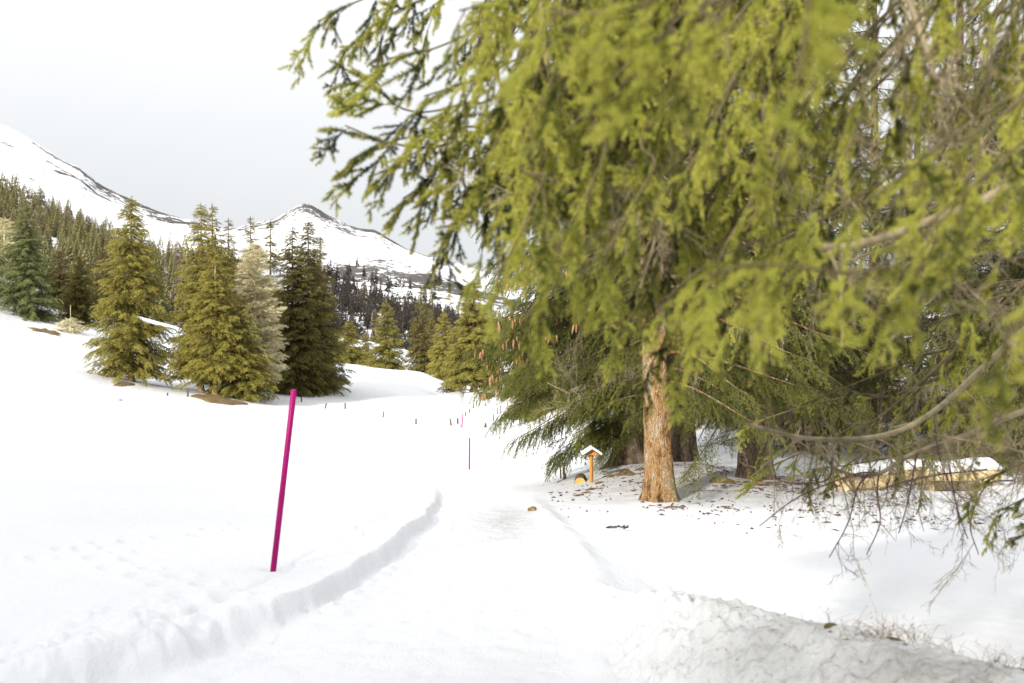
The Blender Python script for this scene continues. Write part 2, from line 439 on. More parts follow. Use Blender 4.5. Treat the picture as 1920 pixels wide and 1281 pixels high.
def hz(x, y): return float(height(np.array([float(x)]), np.array([float(y)]), fine=False)[0])
def hit(px, row, y0=4.0, y1=400.0):
    """where the line of sight through a photo pixel meets the ground"""
    ys = np.geomspace(y0, y1, 4000)
    xs = (px - 960) / FPX * ys; zs = EYE - (row - 640) / FPX * ys
    g = height(xs, ys, fine=False)
    b = np.nonzero(zs < g)[0]
    i = b[0] if len(b) else len(ys) - 1
    return np.array([xs[i], ys[i], g[i]])
def at(px, row, d): return np.array([(px - 960) / FPX * d, d, EYE - (row - 640) / FPX * d])

TREE_BUMPS += [((890 - 960) / FPX * 85, 85, 5.0, 1.75), ((243 - 960) / FPX * 72, 72, 2.5, .25), ((405 - 960) / FPX * 72, 72, 3.5, .2)]

bp = hit(513, 1062)
TREE_BUMPS.append((bp[0], bp[1], .07, -.035))
# ground: one sheet in fans of growing size, fine near the photographer
ang = np.concatenate([np.radians(np.linspace(-180, -40, 30, endpoint=False)), np.radians(np.linspace(-40, -29.5, 16, endpoint=False)),
                      np.radians(np.linspace(-29.5, 29.5, 620)), np.radians(np.linspace(29.5, 40, 16)[1:]), np.radians(np.linspace(40, 180, 30)[1:])])
rad = np.concatenate([[0.05, 1.0, 2.2], np.geomspace(3.2, 13, 250, endpoint=False), np.geomspace(13, 130, 150, endpoint=False), np.geomspace(130, 420, 26)])
AA, RR = np.meshgrid(ang, rad)
GX = np.sin(AA) * RR; GY = np.cos(AA) * RR
GZ = height(GX.ravel(), GY.ravel(), path_cut=True).reshape(GX.shape)
GZ = np.where(RR > 150, GZ - (RR - 150) * 0.01 * (np.abs(AA) < 0.4), GZ)
nr, na = GX.shape
ii = np.arange((nr - 1) * (na - 1)); r_ = ii // (na - 1); c_ = ii % (na - 1)
GF = np.stack([r_ * na + c_, r_ * na + c_ + 1, (r_ + 1) * na + c_ + 1, (r_ + 1) * na + c_], 1)[:, ::-1]
def dirt_shade_at(x, y):  # needle dirt; its greying also paints crown shade onto the mound snow
    d = 0.95 * np.exp(-(((x - 2.6) / 2.2) ** 2) ** 1.5 - (((y - 18.6) / 4.4) ** 2) ** 1.5)
    d += 0.8 * np.exp(-((x - 5.2) / 2.2) ** 2 - ((y - 17.5) / 3.2) ** 2)
    d += 0.55 * np.exp(-((x - 0.25) / .45) ** 2 - ((y - 12.0) / 2.5) ** 2)
    for cx, cy, rr, a in ((-28, 71, 4, .5), (-21, 72, 6, .7), (-17.5, 85, 7, .7), (-3.2, 85, 6, 1.0), (-44, 86, 6, .5)):
        d += a * np.exp(-((x - cx) ** 2 + (y - cy) ** 2) / rr ** 2)
    return np.clip(d, 0, 1)
gm = new_mesh("snow_field", np.stack([GX.ravel(), GY.ravel(), GZ.ravel()], 1), GF, [M_snow], None, True, {"dirt_shade": dirt_shade_at(GX.ravel(), GY.ravel())})
tag(link("snow_field", gm), "smooth white snow covering the meadow around the path", kind="structure")

# path
py_ = np.concatenate([np.geomspace(2.4, 14, 330, endpoint=False), np.geomspace(14, 112, 160)])
ps = np.linspace(0, 1, 110)
PYY, PSS = np.meshgrid(py_, ps, indexing='ij')
PXX = x_left(PYY) + (x_right(PYY) - x_left(PYY)) * PSS
PZZ = height(PXX.ravel(), PYY.ravel()).reshape(PXX.shape)
PZZ += 0.0004 - 0.05 * (1 - sstep(0.0, .10, np.minimum(PXX - x_left(PYY), x_right(PYY) - PXX))) * np.clip(PYY / 12, 1, 5)
n0, n1 = PXX.shape
ii = np.arange((n0 - 1) * (n1 - 1)); r_ = ii // (n1 - 1); c_ = ii % (n1 - 1)
PF = np.stack([r_ * n1 + c_, r_ * n1 + c_ + 1, (r_ + 1) * n1 + c_ + 1, (r_ + 1) * n1 + c_], 1)
pd = .7 * np.exp(-((PXX + .05) / .5) ** 2 - ((PYY - 11.5) / 3.0) ** 2) 
pm = new_mesh("path", np.stack([PXX.ravel(), PYY.ravel(), PZZ.ravel()], 1), PF, [M_path], None, True, {"dirt_shade": pd.ravel()})
tag(link("path", pm), "trodden winter path of packed snow leading into the valley", kind="structure")

# ploughed-up heap of old grainy snow beside the path
hx = np.linspace(.28, 4.4, 330); hy = np.linspace(1.9, 6.9, 330)
HX, HY = np.meshgrid(hx, hy)
rx = np.interp(HY, [1.9, 2.4, 3.6, 3.73, 4.67, 5.3, 6.4], [3.1, 2.6, 1.75, 1.68, 1.10, .85, .55])
rh = np.interp(HY, [1.9, 2.4, 3.6, 4.67, 5.2, 6.0, 6.8], [.61, .61, .57, .50, .38, .12, -.05])
dl = (rx - HX) / np.maximum(rx - .30, .12); drr = (HX - rx) / 0.85
prof = np.where(HX < rx, (1 - sstep(0, 1.0, dl)) ** 1.15, 1 - sstep(0, 1, drr))
base = height(HX.ravel(), HY.ravel(), fine=False).reshape(HX.shape)
lump = 0.06 * fbm(HX, HY, 2.5, 3, 1) + 0.11 * np.abs(fbm(HX, HY, 5.5, 4, 2)) + 0.075 * np.abs(fbm(HX, HY, 14, 4, 4))
HZ = base - .05 + (rh + .05) * prof + lump * sstep(0.02, .35, prof) * (1 - .6 * sstep(4.6, 5.6, HY)) * (1 - .55 * sstep(.86, .99, prof)) * np.where(HX > rx, .3, 1)
HZ = np.where(prof < 0.02, HZ - .04, HZ)
n0, n1 = HX.shape
ii = np.arange((n0 - 1) * (n1 - 1)); r_ = ii // (n1 - 1); c_ = ii % (n1 - 1)
HF = np.stack([r_ * n1 + c_, r_ * n1 + c_ + 1, (r_ + 1) * n1 + c_ + 1, (r_ + 1) * n1 + c_], 1)
hd = .95 * sstep(.45, 1.5, HX + .25 * fbm(HX, HY, 2, 3, 3)) * (1 - .7 * sstep(4.6, 5.4, HY)) + .2 * sstep(1.9, 2.6, HX)  # grey of old snow, which also stands in for shade on the heap
hm = new_mesh("snow_heap", np.stack([HX.ravel(), HY.ravel(), HZ.ravel()], 1), HF, [M_heap], None, True, {"dirt_shade": hd.ravel()})
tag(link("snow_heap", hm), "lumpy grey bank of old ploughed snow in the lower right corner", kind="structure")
def heap_z(x, y):
    i = int(np.clip((y - 1.9) / 5.0 * 329, 0, 329)); j = int(np.clip((x - .28) / 4.12 * 329, 0, 329))
    return float(HZ[i, j])

# ------------------------------------------------------------------ mountains
def mountain_mat():
    m, nt, out = mat_new("snow_and_rock")
    geo = N(nt, "ShaderNodeNewGeometry"); 
    mp = N(nt, "ShaderNodeMapping"); mp.inputs["Scale"].default_value = (1, 1, 3.0)
    nt.links.new(geo.outputs["Position"], mp.inputs["Vector"])
    n1 = N(nt, "ShaderNodeTexNoise", Scale=0.012, Detail=9, Roughness=0.62)
    n2 = N(nt, "ShaderNodeTexNoise", Scale=0.075, Detail=6, Roughness=0.68)
    for n in (n1, n2): nt.links.new(mp.outputs[0], n.inputs["Vector"])
    av = N(nt, "ShaderNodeAttribute", attribute_name='rock')
    a = N(nt, "ShaderNodeMath", operation='MULTIPLY'); nt.links.new(n1.outputs["Fac"], a.inputs[0]); a.inputs[1].default_value = 0.36
    b = N(nt, "ShaderNodeMath", operation='MULTIPLY_ADD'); b.inputs[1].default_value = 0.64
    nt.links.new(n2.outputs["Fac"], b.inputs[0]); nt.links.new(a.outputs[0], b.inputs[2])
    c = N(nt, "ShaderNodeMath", operation='MULTIPLY_ADD'); c.inputs[1].default_value = 0.20
    nt.links.new(av.outputs["Fac"], c.inputs[0]); nt.links.new(b.outputs[0], c.inputs[2])
    r = ramp(nt, [(0.0, (0.80, 0.81, 0.83)), (0.592, (0.80, 0.81, 0.83)), (0.61, (0.10, 0.095, 0.088)), (0.8, (0.075, 0.065, 0.06))])
    nt.links.new(c.outputs[0], r.inputs["Fac"])
    p = N(nt, "ShaderNodeBsdfPrincipled", Roughness=0.8); p.inputs["Specular IOR Level"].default_value = 0.1
    nt.links.new(r.outputs["Color"], p.inputs["Base Color"])
    bm = N(nt, "ShaderNodeBump", Strength=0.5, Distance=6.0)
    nt.links.new(n2.outputs["Fac"], bm.inputs["Height"]); nt.links.new(bm.outputs[0], p.inputs["Normal"])
    nt.links.new(p.outputs[0], out.inputs["Surface"])
    return m
M_mtn = mountain_mat()

def ridged(x, y, s, o=5):
    v = 0
    for k in range(o):
        v = v + (0.5 - np.abs(vnoise(x, y, s * 2.1 ** k, k % 8)) * 2) / 2 ** k
    return v

class Mountain:
    """a slope rising away from the valley; the crest height depends on the bearing"""
    def __init__(s, name, label, px0, px1, crest, D0, D1, z0, npx, nd, power, rough, rockf):
        s.crest = crest; s.D0 = D0; s.D1 = D1; s.z0 = z0; s.power = power; s.rough = rough
        px = np.linspace(px0, px1, npx)
        t = np.concatenate([np.linspace(0, 1, nd), [1.05, 1.2, 1.5]])
        T, PX = np.meshgrid(t, px, indexing='ij')
        D = D0 + (D1 - D0) * T
        X = (PX - 960) / FPX * D
        Z = s.zfun(X, D)
        V = np.stack([X.ravel(), D.ravel(), Z.ravel()], 1)
        n0, n1 = X.shape
        ii = np.arange((n0 - 1) * (n1 - 1)); r_ = ii // (n1 - 1); c_ = ii % (n1 - 1)
        F = np.stack([r_ * n1 + c_, r_ * n1 + c_ + 1, (r_ + 1) * n1 + c_ + 1, (r_ + 1) * n1 + c_], 1)
        me = new_mesh(name, V, F, [M_mtn], None, True, {"rock": rockf(PX, T, X, D).ravel()})
        tag(link(name, me), label, kind="structure")
    def zfun(s, X, D):
        X = np.asarray(X, float); D = np.asarray(D, float)
        PX = 960 + X / D * FPX
        t = (D - s.D0) / (s.D1 - s.D0)
        zc = EYE + (640 - np.interp(PX, s.crest[0], s.crest[1])) / FPX * s.D1
        tt = np.clip(t, 0, 1)
        z = s.z0 + (zc - s.z0) * tt ** s.power
        z = np.where(t > 1, zc - (t - 1) * (zc - s.z0) * 1.2, z)
        env = np.sin(np.pi * np.clip(t, 0, 1)) ** 0.7
        z = z + s.rough * env * ridged(X, D, 6.0 / (s.D1 - s.D0), 5)
        z = z + s.rough * 0.12 * sstep(.8, 1, t) * fbm(X, D, 60.0 / (s.D1 - s.D0), 3, 2)
        return z

crestA = ([-600, -300, -100, 0, 30, 60, 100, 120, 150, 180, 200, 240, 270, 300, 340, 360, 400, 450, 500, 560, 600, 660],
          [10, 120, 200, 232, 246, 262, 288, 300, 314, 340, 352, 372, 386, 398, 408, 413, 424, 436, 480, 600, 700, 800])
def rockA(PX, T, X, D):
    r = 0.10 + 0.75 * np.exp(-((T - .93) / .05) ** 2) * (PX > 60) + .5 * np.exp(-((T - .72) / .03) ** 2) * (PX < 200)
    r = r + 0.55 * sstep(.5, .7, T) * sstep(120, 200, PX) * (1 - sstep(300, 380, PX))
    band = np.exp(-((T - (.60 + .0007 * PX)) / .010) ** 2) * .9
    return np.clip(r * .8 + band, 0, 1.2) - .1
mA = Mountain("mountain_slope", "long snowy ridge falling from the upper left behind the forest", -700, 640, crestA, 240, 1400, 1.0, 330, 130, 1.12, 16, rockA)
crestB = ([100, 300, 400, 440, 470, 500, 520, 535, 548, 560, 575, 583, 592, 610, 625, 650, 670, 692, 700, 712, 730, 760, 800, 850, 900, 1000, 1150, 1400, 1800, 2400],
          [470, 440, 430, 428, 418, 414, 408, 398, 391, 384, 381, 383, 388, 400, 408, 421, 428, 431, 431, 437, 448, 466, 480, 492, 506, 535, 560, 590, 600, 600])
def rockB(PX, T, X, D):
    r = 0.05 + .8 * np.exp(-((PX - 590) / 28) ** 2 - ((T - .93) / .06) ** 2) + .7 * np.exp(-((PX - 525) / 22) ** 2 - ((T - .90) / .035) ** 2)
    r = r + .75 * np.exp(-((T - .95) / .04) ** 2) * sstep(640, 700, PX) + .6 * np.exp(-((T - .36) / .10) ** 2) * sstep(600, 650, PX)
    r = r + .35 * sstep(.6, .8, T) * (1 - sstep(640, 800, PX)) 
    return r * 1.35
mB = Mountain("mountain_peak", "pointed snowy peak with dark rocks beyond the valley", 60, 2500, crestB, 420, 2600, -8, 420, 150, 1.25, 30, rockB)

# ------------------------------------------------------------------ foliage prototypes
def curve_pts(L, droop, wob, n, r):
    s = np.linspace(0, 1, n)
    y = np.cumsum(r.normal(0, wob, n)) * L / n
    return np.stack([L * s * (1 - .15 * droop * s), y - y[0], -droop * L * s ** 2 * .5], 1)

def needles(acc, P, nl, nw, per_m, r, v0, v1, m=0, ang=55, dropoff=.0):
    """needles round a stem given by the points P"""
    seg = np.linalg.norm(np.diff(P, axis=0), axis=1); L = seg.sum(); n = max(3, int(L * per_m))
    cum = np.concatenate([[0], np.cumsum(seg)]) / L
    t = np.sort(r.random(n))
    C = np.stack([np.interp(t, cum, P[:, k]) for k in range(3)], 1)
    T = unit(np.stack([np.interp(np.minimum(t + .04, 1), cum, P[:, k]) - np.interp(np.maximum(t - .04, 0), cum, P[:, k]) for k in range(3)], 1))
    ref = np.where(np.abs(T[:, 2:3]) < .9, np.array([[0, 0, 1.]]), np.array([[1., 0, 0]]))
    X = unit(np.cross(T, ref)); Y = np.cross(T, X)
    ph = r.random(n) * 2 * np.pi
    R = np.cos(ph)[:, None] * X + np.sin(ph)[:, None] * Y
    a = np.radians(ang + r.normal(0, 9, n) - 25 * (t > .93))
    D = unit(np.cos(a)[:, None] * T + np.sin(a)[:, None] * R + r.normal(0, .10, (n, 3)))
    W = unit(np.cross(D, R + r.normal(0, .6, (n, 3)))) * nw / 2
    l = nl * r.uniform(.75, 1.1, n)[:, None] * np.where(t > .97, .8, 1)[:, None]
    acc.tris(np.stack([C - W, C + W, C + D * l], 1), m, v0 + (v1 - v0) * t ** 2.5)

def make_spray(name, kind, seed, mats):
    r = np.random.default_rng(seed); a = Acc()
    cfg = dict(near=dict(L=.26, nl=.020, nw=.0032, pm=1700, gap=.058, sl=.105, sub=.5, ang=42),
               mid=dict(L=.80, nl=.032, nw=.0085, pm=125, gap=.055, sl=.24, sub=1.0, ang=50),
               far=dict(L=1.0, nl=.13, nw=.050, pm=24, gap=.13, sl=.36, sub=.6, ang=48))[kind]
    L = cfg['L'] * r.uniform(.85, 1.1)
    ax = curve_pts(L, .35, .25, 9, r)
    wr = dict(near=.0022, mid=.004, far=.0)[kind]
    needles(a, ax, cfg['nl'], cfg['nw'], cfg['pm'] * .8, r, 0., .8)
    if wr: a.tube(ax, np.linspace(wr, wr * .4, len(ax)), 3, 1, cap=False)
    s = cfg['gap'] * .6; side = 1
    while s < L * .97:
        f = s / L
        p0 = np.array([np.interp(s, np.linspace(0, L, len(ax)), ax[:, k]) for k in range(3)])
        th = math.radians(cfg['ang'] + r.normal(0, 8)) * side
        d = np.array([math.cos(th), math.sin(th), r.normal(-.12, .15)]); d /= np.linalg.norm(d)
        sl = cfg['sl'] * (1.08 - .55 * f) * r.uniform(.6, 1.15)
        n = 5
        q = np.linspace(0, 1, n)[:, None]
        P = p0 + d * sl * q + np.array([.22, 0, -.20]) * sl * q ** 2
        needles(a, P, cfg['nl'], cfg['nw'], cfg['pm'], r, 0., 1.)
        if wr: a.tube(P, np.linspace(wr * .6, wr * .3, n), 3, 1, cap=False)
        k = 0
        while kind != 'near' and k < cfg['sub'] * 3 or (kind == 'near' and r.random() < .4 and k < 2):
            k += 1
            b = r.uniform(.2, .75); th2 = th + math.radians(r.choice([-1, 1]) * 42)
            dd = unit(np.array([math.cos(th2), math.sin(th2), r.normal(-.2, .15)]))
            pp = P[0] + (P[-1] - P[0]) * b
            PP = pp + dd * sl * (.42 * (1 - b) + .18) * np.linspace(0, 1, 4)[:, None]
            needles(a, PP, cfg['nl'], cfg['nw'], cfg['pm'], r, 0., 1.)
        side = -side; s += cfg['gap'] * r.uniform(.7, 1.3)
    return bpy.data.objects.new(name, a.mesh(name, mats))

def make_bare(name, seed, mats, L=.7, wr=.0022, dens=1.0, needle=False):
    r = np.random.default_rng(seed); a = Acc()
    ax = curve_pts(L, .2, .5, 12, r)
    a.tube(ax, np.linspace(wr * 1.5, wr * .6, len(ax)), 3, 0, cap=False)
    for i in range(int(16 * dens)):
        f = r.uniform(.08, .97); p0 = np.array([np.interp(f, np.linspace(0, 1, 12), ax[:, k]) for k in range(3)])
        d = unit(np.array([1.1, r.normal(0, .75), r.normal(-.1, .6)])); sl = L * r.uniform(.14, .42) * (1.1 - .6 * f)
        q = np.linspace(0, 1, 5)[:, None]
        P = p0 + d * sl * q + r.normal(0, .05, (5, 3)) * sl + np.array([.3, 0, 0]) * sl * q ** 2
        P[0] = p0
        a.tube(P, np.linspace(wr, wr * .5, 5), 3, 0, cap=False)
        for j in range(r.integers(1, 4)):
            b = r.uniform(.2, .9); pp = P[0] + (P[-1] - P[0]) * b
            dd = unit(d + r.normal(0, .7, 3)); e2 = pp + dd * sl * r.uniform(.2, .45)
            a.tube(np.stack([pp, (pp + e2) / 2 + r.normal(0, .04, 3) * sl, e2]), [wr * .7, wr * .6, wr * .4], 3, 0, cap=False)
    return bpy.data.objects.new(name, a.mesh(name, mats))

SETS = {
    'near': [make_spray("spray_near_%d" % i, 'near', 11 + i, [M_near, M_twig]) for i in range(4)] + [make_bare("bare_near_%d" % i, 21 + i, [M_deadtwig], .55, .0016) for i in range(2)],
    'mid': [make_spray("spray_mid_%d" % i, 'mid', 31 + i, [M_mid, M_twig]) for i in range(4)] + [make_bare("bare_mid_%d" % i, 41 + i, [M_deadtwig], .85, .0030) for i in range(2)],
    'far': [make_spray("spray_far_%d" % i, 'far', 51 + i, [M_far, M_twig]) for i in range(4)],
    'farblue': [make_spray("spray_blue_%d" % i, 'far', 51 + i, [M_farblue, M_twig]) for i in range(4)],
    'fardark': [make_spray("spray_dark_%d" % i, 'far', 51 + i, [M_fardark, M_twig]) for i in range(4)],
    'larch': [make_bare("bare_larch_%d" % i, 61 + i, [M_larch], 1.0, .016, 1.8) for i in range(3)],
    'dark': [make_bare("bare_dark_%d" % i, 71 + i, [M_darktwig], .5, .0020, .8) for i in range(3)],
}
def gn_group(name, protos):
    g = bpy.data.node_groups.new(name, 'GeometryNodeTree')
    g.interface.new_socket("Geometry", in_out='INPUT', socket_type='NodeSocketGeometry')
    g.interface.new_socket("Geometry", in_out='OUTPUT', socket_type='NodeSocketGeometry')
    gi = g.nodes.new("NodeGroupInput"); go = g.nodes.new("NodeGroupOutput"); jn = g.nodes.new("GeometryNodeJoinGeometry")
    def attr(nm, ty):
        n = g.nodes.new("GeometryNodeInputNamedAttribute"); n.data_type = ty; n.inputs["Name"].default_value = nm
        return n.outputs["Attribute"]
    rot = attr("rot", 'FLOAT_VECTOR'); scl = attr("scl", 'FLOAT'); var = attr("var", 'INT')
    for k, p in enumerate(protos):
        oi = g.nodes.new("GeometryNodeObjectInfo"); oi.inputs["Object"].default_value = p
        ip = g.nodes.new("GeometryNodeInstanceOnPoints")
        cp = g.nodes.new("FunctionNodeCompare"); cp.data_type = 'INT'; cp.operation = 'EQUAL'
        g.links.new(var, cp.inputs[2]); cp.inputs[3].default_value = k
        g.links.new(gi.outputs[0], ip.inputs["Points"]); g.links.new(oi.outputs["Geometry"], ip.inputs["Instance"])
        g.links.new(cp.outputs[0], ip.inputs["Selection"])
        e2r = g.nodes.new("FunctionNodeEulerToRotation")
        g.links.new(rot, e2r.inputs[0]); g.links.new(e2r.outputs[0], ip.inputs["Rotation"])
        g.links.new(scl, ip.inputs["Scale"])
        g.links.new(ip.outputs[0], jn.inputs[0])
    g.links.new(jn.outputs[0], go.inputs[0])
    return g
GN = {k: gn_group("foliage_" + k, v) for k, v in SETS.items()}

class Cloud:
    """positions and directions of sprays"""
    def __init__(s): s.p = []; s.d = []; s.n = []; s.s = []; s.v = []; s.t = []
    def add(s, p, d, n, sc, v, t): s.p.append(p); s.d.append(d); s.n.append(n); s.s.append(sc); s.v.append(v); s.t.append(t)
    def mesh(s, name):
        P = np.array(s.p); X = unit(np.array(s.d)); Nn = np.array(s.n)
        Y = unit(np.cross(Nn, X) + 1e-6); Z = np.cross(X, Y)
        # rotation matrix columns X Y Z -> XYZ euler
        ry = np.arcsin(np.clip(-X[:, 2], -1, 1)); rz = np.arctan2(X[:, 1], X[:, 0]); rx_ = np.arctan2(Y[:, 2], Z[:, 2])
        me = bpy.data.meshes.new(name)
        me.vertices.add(len(P)); me.vertices.foreach_set("co", P.astype(np.float32).ravel())
        a = me.attributes.new("rot", 'FLOAT_VECTOR', 'POINT'); a.data.foreach_set("vector", np.stack([rx_, ry, rz], 1).astype(np.float32).ravel())
        a = me.attributes.new("scl", 'FLOAT', 'POINT'); a.data.foreach_set("value", np.array(s.s, np.float32))
        a = me.attributes.new("tint", 'FLOAT', 'POINT'); a.data.foreach_set("value", np.array(s.t, np.float32))
        a = me.attributes.new("var", 'INT', 'POINT'); a.data.foreach_set("value", np.array(s.v, np.int32))
        return me
def foliage_object(name, cloud, lod, parent, kind=None):
    me = cloud.mesh(name)
    o = link(name, me, parent)
    md = o.modifiers.new("foliage", 'NODES'); md.node_group = GN[lod]
    if kind: o["kind"] = kind
    return o

# ------------------------------------------------------------------ trees
def trunk_mesh(name, H, r0, lean, mat, seed, flare=1.6, k=28, rings=60, limbs=None, z_low=-.4, knots=14, top=.1):
    r = np.random.default_rng(seed)
    zs = np.concatenate([np.linspace(z_low, 2.5, rings), np.linspace(2.5, H, 16)[1:]])
    th = np.arange(k) * 2 * np.pi / k
    V = []
    kn = [(r.uniform(.3, 2.6), r.uniform(0, 6.28), r.uniform(.03, .07)) for _ in range(knots)]
    off = r.uniform(0, 50)
    for z in zs:
        rr = r0 * (top + (1 - top) * (1 - np.clip(z / H, 0, 1)) ** .9)
        fl = math.exp(-max(z + .02, -.3) / .22)
        lob = 1 + .05 * np.sin(3 * th + off) + .04 * np.sin(5 * th + off * 2)
        root = 1 + (flare - 1) * fl * (.6 + .8 * np.maximum(0, np.sin(th * 5 + off)) ** 1.5)
        rad_ = rr * lob * root
        for kz, kt, ks in kn:
            dth = np.angle(np.exp(1j * (th - kt)))
            rad_ = rad_ + ks * r0 * 2.2 * np.exp(-((z - kz) / .07) ** 2 - (dth * rr / .07) ** 2)
        rad_ = rad_ + r0 * .09 * (vnoise(th * 2.2 + off, np.full(k, z * 1.4), 2.0, 1)) + r0 * .06 * vnoise(th * 5 + off, np.full(k, z * 3), 2.0, 2)
        V.append(np.stack([lean[0] * z + rad_ * np.cos(th), lean[1] * z + rad_ * np.sin(th), np.full(k, z)], 1))
    V = np.vstack(V); n = len(zs)
    F = [(i * k + j, i * k + (j + 1) % k, (i + 1) * k + (j + 1) % k, (i + 1) * k + j) for i in range(n - 1) for j in range(k)]
    a = Acc(); a.add(V, np.array(F))
    for (P, R) in (limbs or []): a.tube(P, R, 4, 0, cap=False)
    return a.mesh(name, [mat], smooth=True)

def spruce(seed, H, R, zb, nb, gap, lod, tint=(.45, .2), droop=.5, hang=.5, scl=1.0, dead=0.0, power=.85, az=None, zmax=None, top_narrow=.02, up=.25, density_top=1.0, tip_tint=.15, lenvar=.18, inner=.18):
    """returns limbs (wood) and a Cloud of sprays, local coordinates"""
    r = np.random.default_rng(seed); cl = Cloud(); limbs = []
    i = 0
    while i < nb:
        i += 1
        u = r.random() ** 1.25
        z = zb + (H - zb) * u
        if zmax and z > zmax and r.random() < .6: continue
        a = r.uniform(0, 2 * np.pi)
        Lb = R * max(top_narrow, (1 - u) ** power) * (1 + r.normal(0, lenvar)) + .12
        if az is not None: Lb *= az(a, z)
        if Lb < .12: continue
        if u < .08: Lb *= r.uniform(.55, 1)
        dirh = np.array([math.cos(a), math.sin(a), 0])
        side = np.array([-dirh[1], dirh[0], 0])
        n = 7; s = np.linspace(0, 1, n)
        b = droop * (1 - u) ** .6 * r.uniform(.7, 1.3)
        up_ = up * (.35 + u * 1.3) * r.uniform(.6, 1.3)
        curve_s = r.normal(0, .10)
        P = np.array([0, 0, z]) + dirh * (Lb * s)[:, None] + side * (Lb * curve_s * s ** 2)[:, None]
        P[:, 2] += Lb * (up_ * s - (b + up_ * .4) * s ** 1.6 + .28 * b * s ** 4)
        limbs.append((P, np.linspace(.010 + .007 * Lb, .003, n)))
        isdead = (u < .18 and r.random() < dead)
        q = inner * Lb; sd = 1
        t0 = tint[0] + r.normal(0, tint[1] * .6)
        while q < Lb:
            f = q / Lb
            p = np.array([np.interp(f, s, P[:, k]) for k in range(3)])
            tg = unit(np.array([np.interp(min(f + .08, 1), s, P[:, k]) - np.interp(max(f - .08, 0), s, P[:, k]) for k in range(3)]))
            hh = hang * r.uniform(.5, 1.3) * (1 - .35 * u)
            d = unit(tg * (.45 + .6 * f) + side * sd * (.9 - .45 * f) * r.uniform(.5, 1.2) + np.array([0, 0, -1.]) * hh)
            nn = unit(np.array([0, 0, 1.]) * (1.2 - hh) + dirh * hh + r.normal(0, .25, 3))
            sc = scl * r.uniform(.65, 1.1) * min(1., .40 + Lb * .35) * (1.05 - .35 * f)
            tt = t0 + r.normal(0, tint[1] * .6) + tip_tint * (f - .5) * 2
            bare = isdead or (dead > 0 and r.random() < dead * (1 - f) * .9)
            if bare: d = unit(d * .4 + np.array([0, 0, -1.]))
            cl.add(p, d, nn, sc, (4 + int(r.integers(0, 2))) if bare else int(r.integers(0, 4)), float(np.clip(tt, 0, 1)))
            sd = -sd; q += gap * r.uniform(.6, 1.4) * (.75 + .25 * (1 - f))
        # the tip
        cl.add(P[-2], unit(P[-1] - P[-2]), np.array([0, 0, 1.]), scl * .75 * min(1., .35 + Lb * .4), 4 if isdead else int(r.integers(0, 4)), float(np.clip(t0 + tip_tint, 0, 1)))
    # leader
    for k in range(6):
        z = H - .1 - k * .16
        a = r.uniform(0, 6.28)
        cl.add(np.array([0, 0, z]), unit(np.array([math.cos(a) * .35, math.sin(a) * .35, 1.])) if k < 3 else unit(np.array([math.cos(a), math.sin(a), .6])), np.array([math.cos(a), math.sin(a), .2]), scl * .38, int(r.integers(0, 4)), tint[0])
    return limbs, cl

def plant_tree(name, loc, label, group, trunk, crown, lod, cat="tree", rotz=0, scale=1.0):
    t = empty(name, loc); t.rotation_euler = (0, 0, rotz); t.scale = (scale,) * 3
    tag(t, label, cat, group)
    link("trunk", trunk, t)
    c = bpy.data.objects.new("crown", crown); COL.objects.link(c); c.parent = t
    md = c.modifiers.new("foliage", 'NODES'); md.node_group = GN[lod]; c["kind"] = "stuff"
    return t

# ---- spruces on the mound, in the middle distance
def mid_tree(px, row, d, H, r0, R, zb, nb, seed, label, bark, tint, droop=.55, hang=.8, dead=.14, lean=(0, 0), az=None, gap=.14, group=None, flare=1.7, zmax=9, scl=.9, trunk_only=False, lod='mid', lenvar=.18, crown_off=None):
    x = (px - 960) / FPX * d; z = hz(x, d)
    if trunk_only: limbs, cl = [], None
    else: limbs, cl = spruce(seed, H, R, zb, nb, gap, lod, tint, droop, hang, scl, dead, .7, az, zmax, lenvar=lenvar)
    t = empty("spruce_tree", (x, d, z)); tag(t, label, "tree", group)
    link("trunk", trunk_mesh("trunk", H, r0, lean, bark, seed, flare, limbs=limbs), t)
    if cl: foliage_object("crown", cl, lod, t, "stuff")
    return t, limbs

def az_main(a, z):      # the crown of the orange trunk reaches right and away more than left
    if z < 3.4 and math.cos(a) < -.1: return .15
    return .55 + .55 * max(0, math.cos(a - .3)) + .2 * max(0, -math.sin(a))
g_mound = "spruces standing on the snow mound"
mid_tree(1240, 952, 15, 15, .215, 2.3, 1.75, 150, 101, "large spruce with a rough orange brown trunk in front on the snow mound", M_bark_orange, (.55, .2), az=az_main, lean=(-.035, .01), group=g_mound, flare=1.42, zmax=8)
mid_tree(1414, 905, 17.3, 16, .29, 3.1, 1.5, 190, 102, "spruce with a broad grey trunk leaning right of the orange trunk", M_bark_grey, (.45, .2), lean=(.06, 0), group=g_mound, flare=1.25, zmax=8)
def az_cone(a, z):
    if z < (2.7 if math.sin(a) > .2 else 4.4) and math.cos(a) > -.50: return .10
    return float(np.interp(z, [.7, 1.5, 3, 4.4], [.34, .50, .74, .84])) * (.80 + .35 * max(0, -math.cos(a)) + (.10 if math.sin(a) < 0 else 0))
t_cone, limbs_cone = mid_tree(1174, 885, 21, 17, .27, 3.6, .75, 720, 103, "big drooping spruce with hanging cones behind the little roofed post", M_bark_grey, (.50, .2), droop=.62, hang=1.0, az=az_cone, dead=.05, group=g_mound, flare=1.8, gap=.09, zmax=8.5, scl=.95, lenvar=.06)
mid_tree(1193, 882, 21.6, 15, .20, 2.8, 2.6, 110, 104, "slimmer grey spruce trunk just right of the cone bearing spruce", M_bark_grey, (.4, .2), group=g_mound)
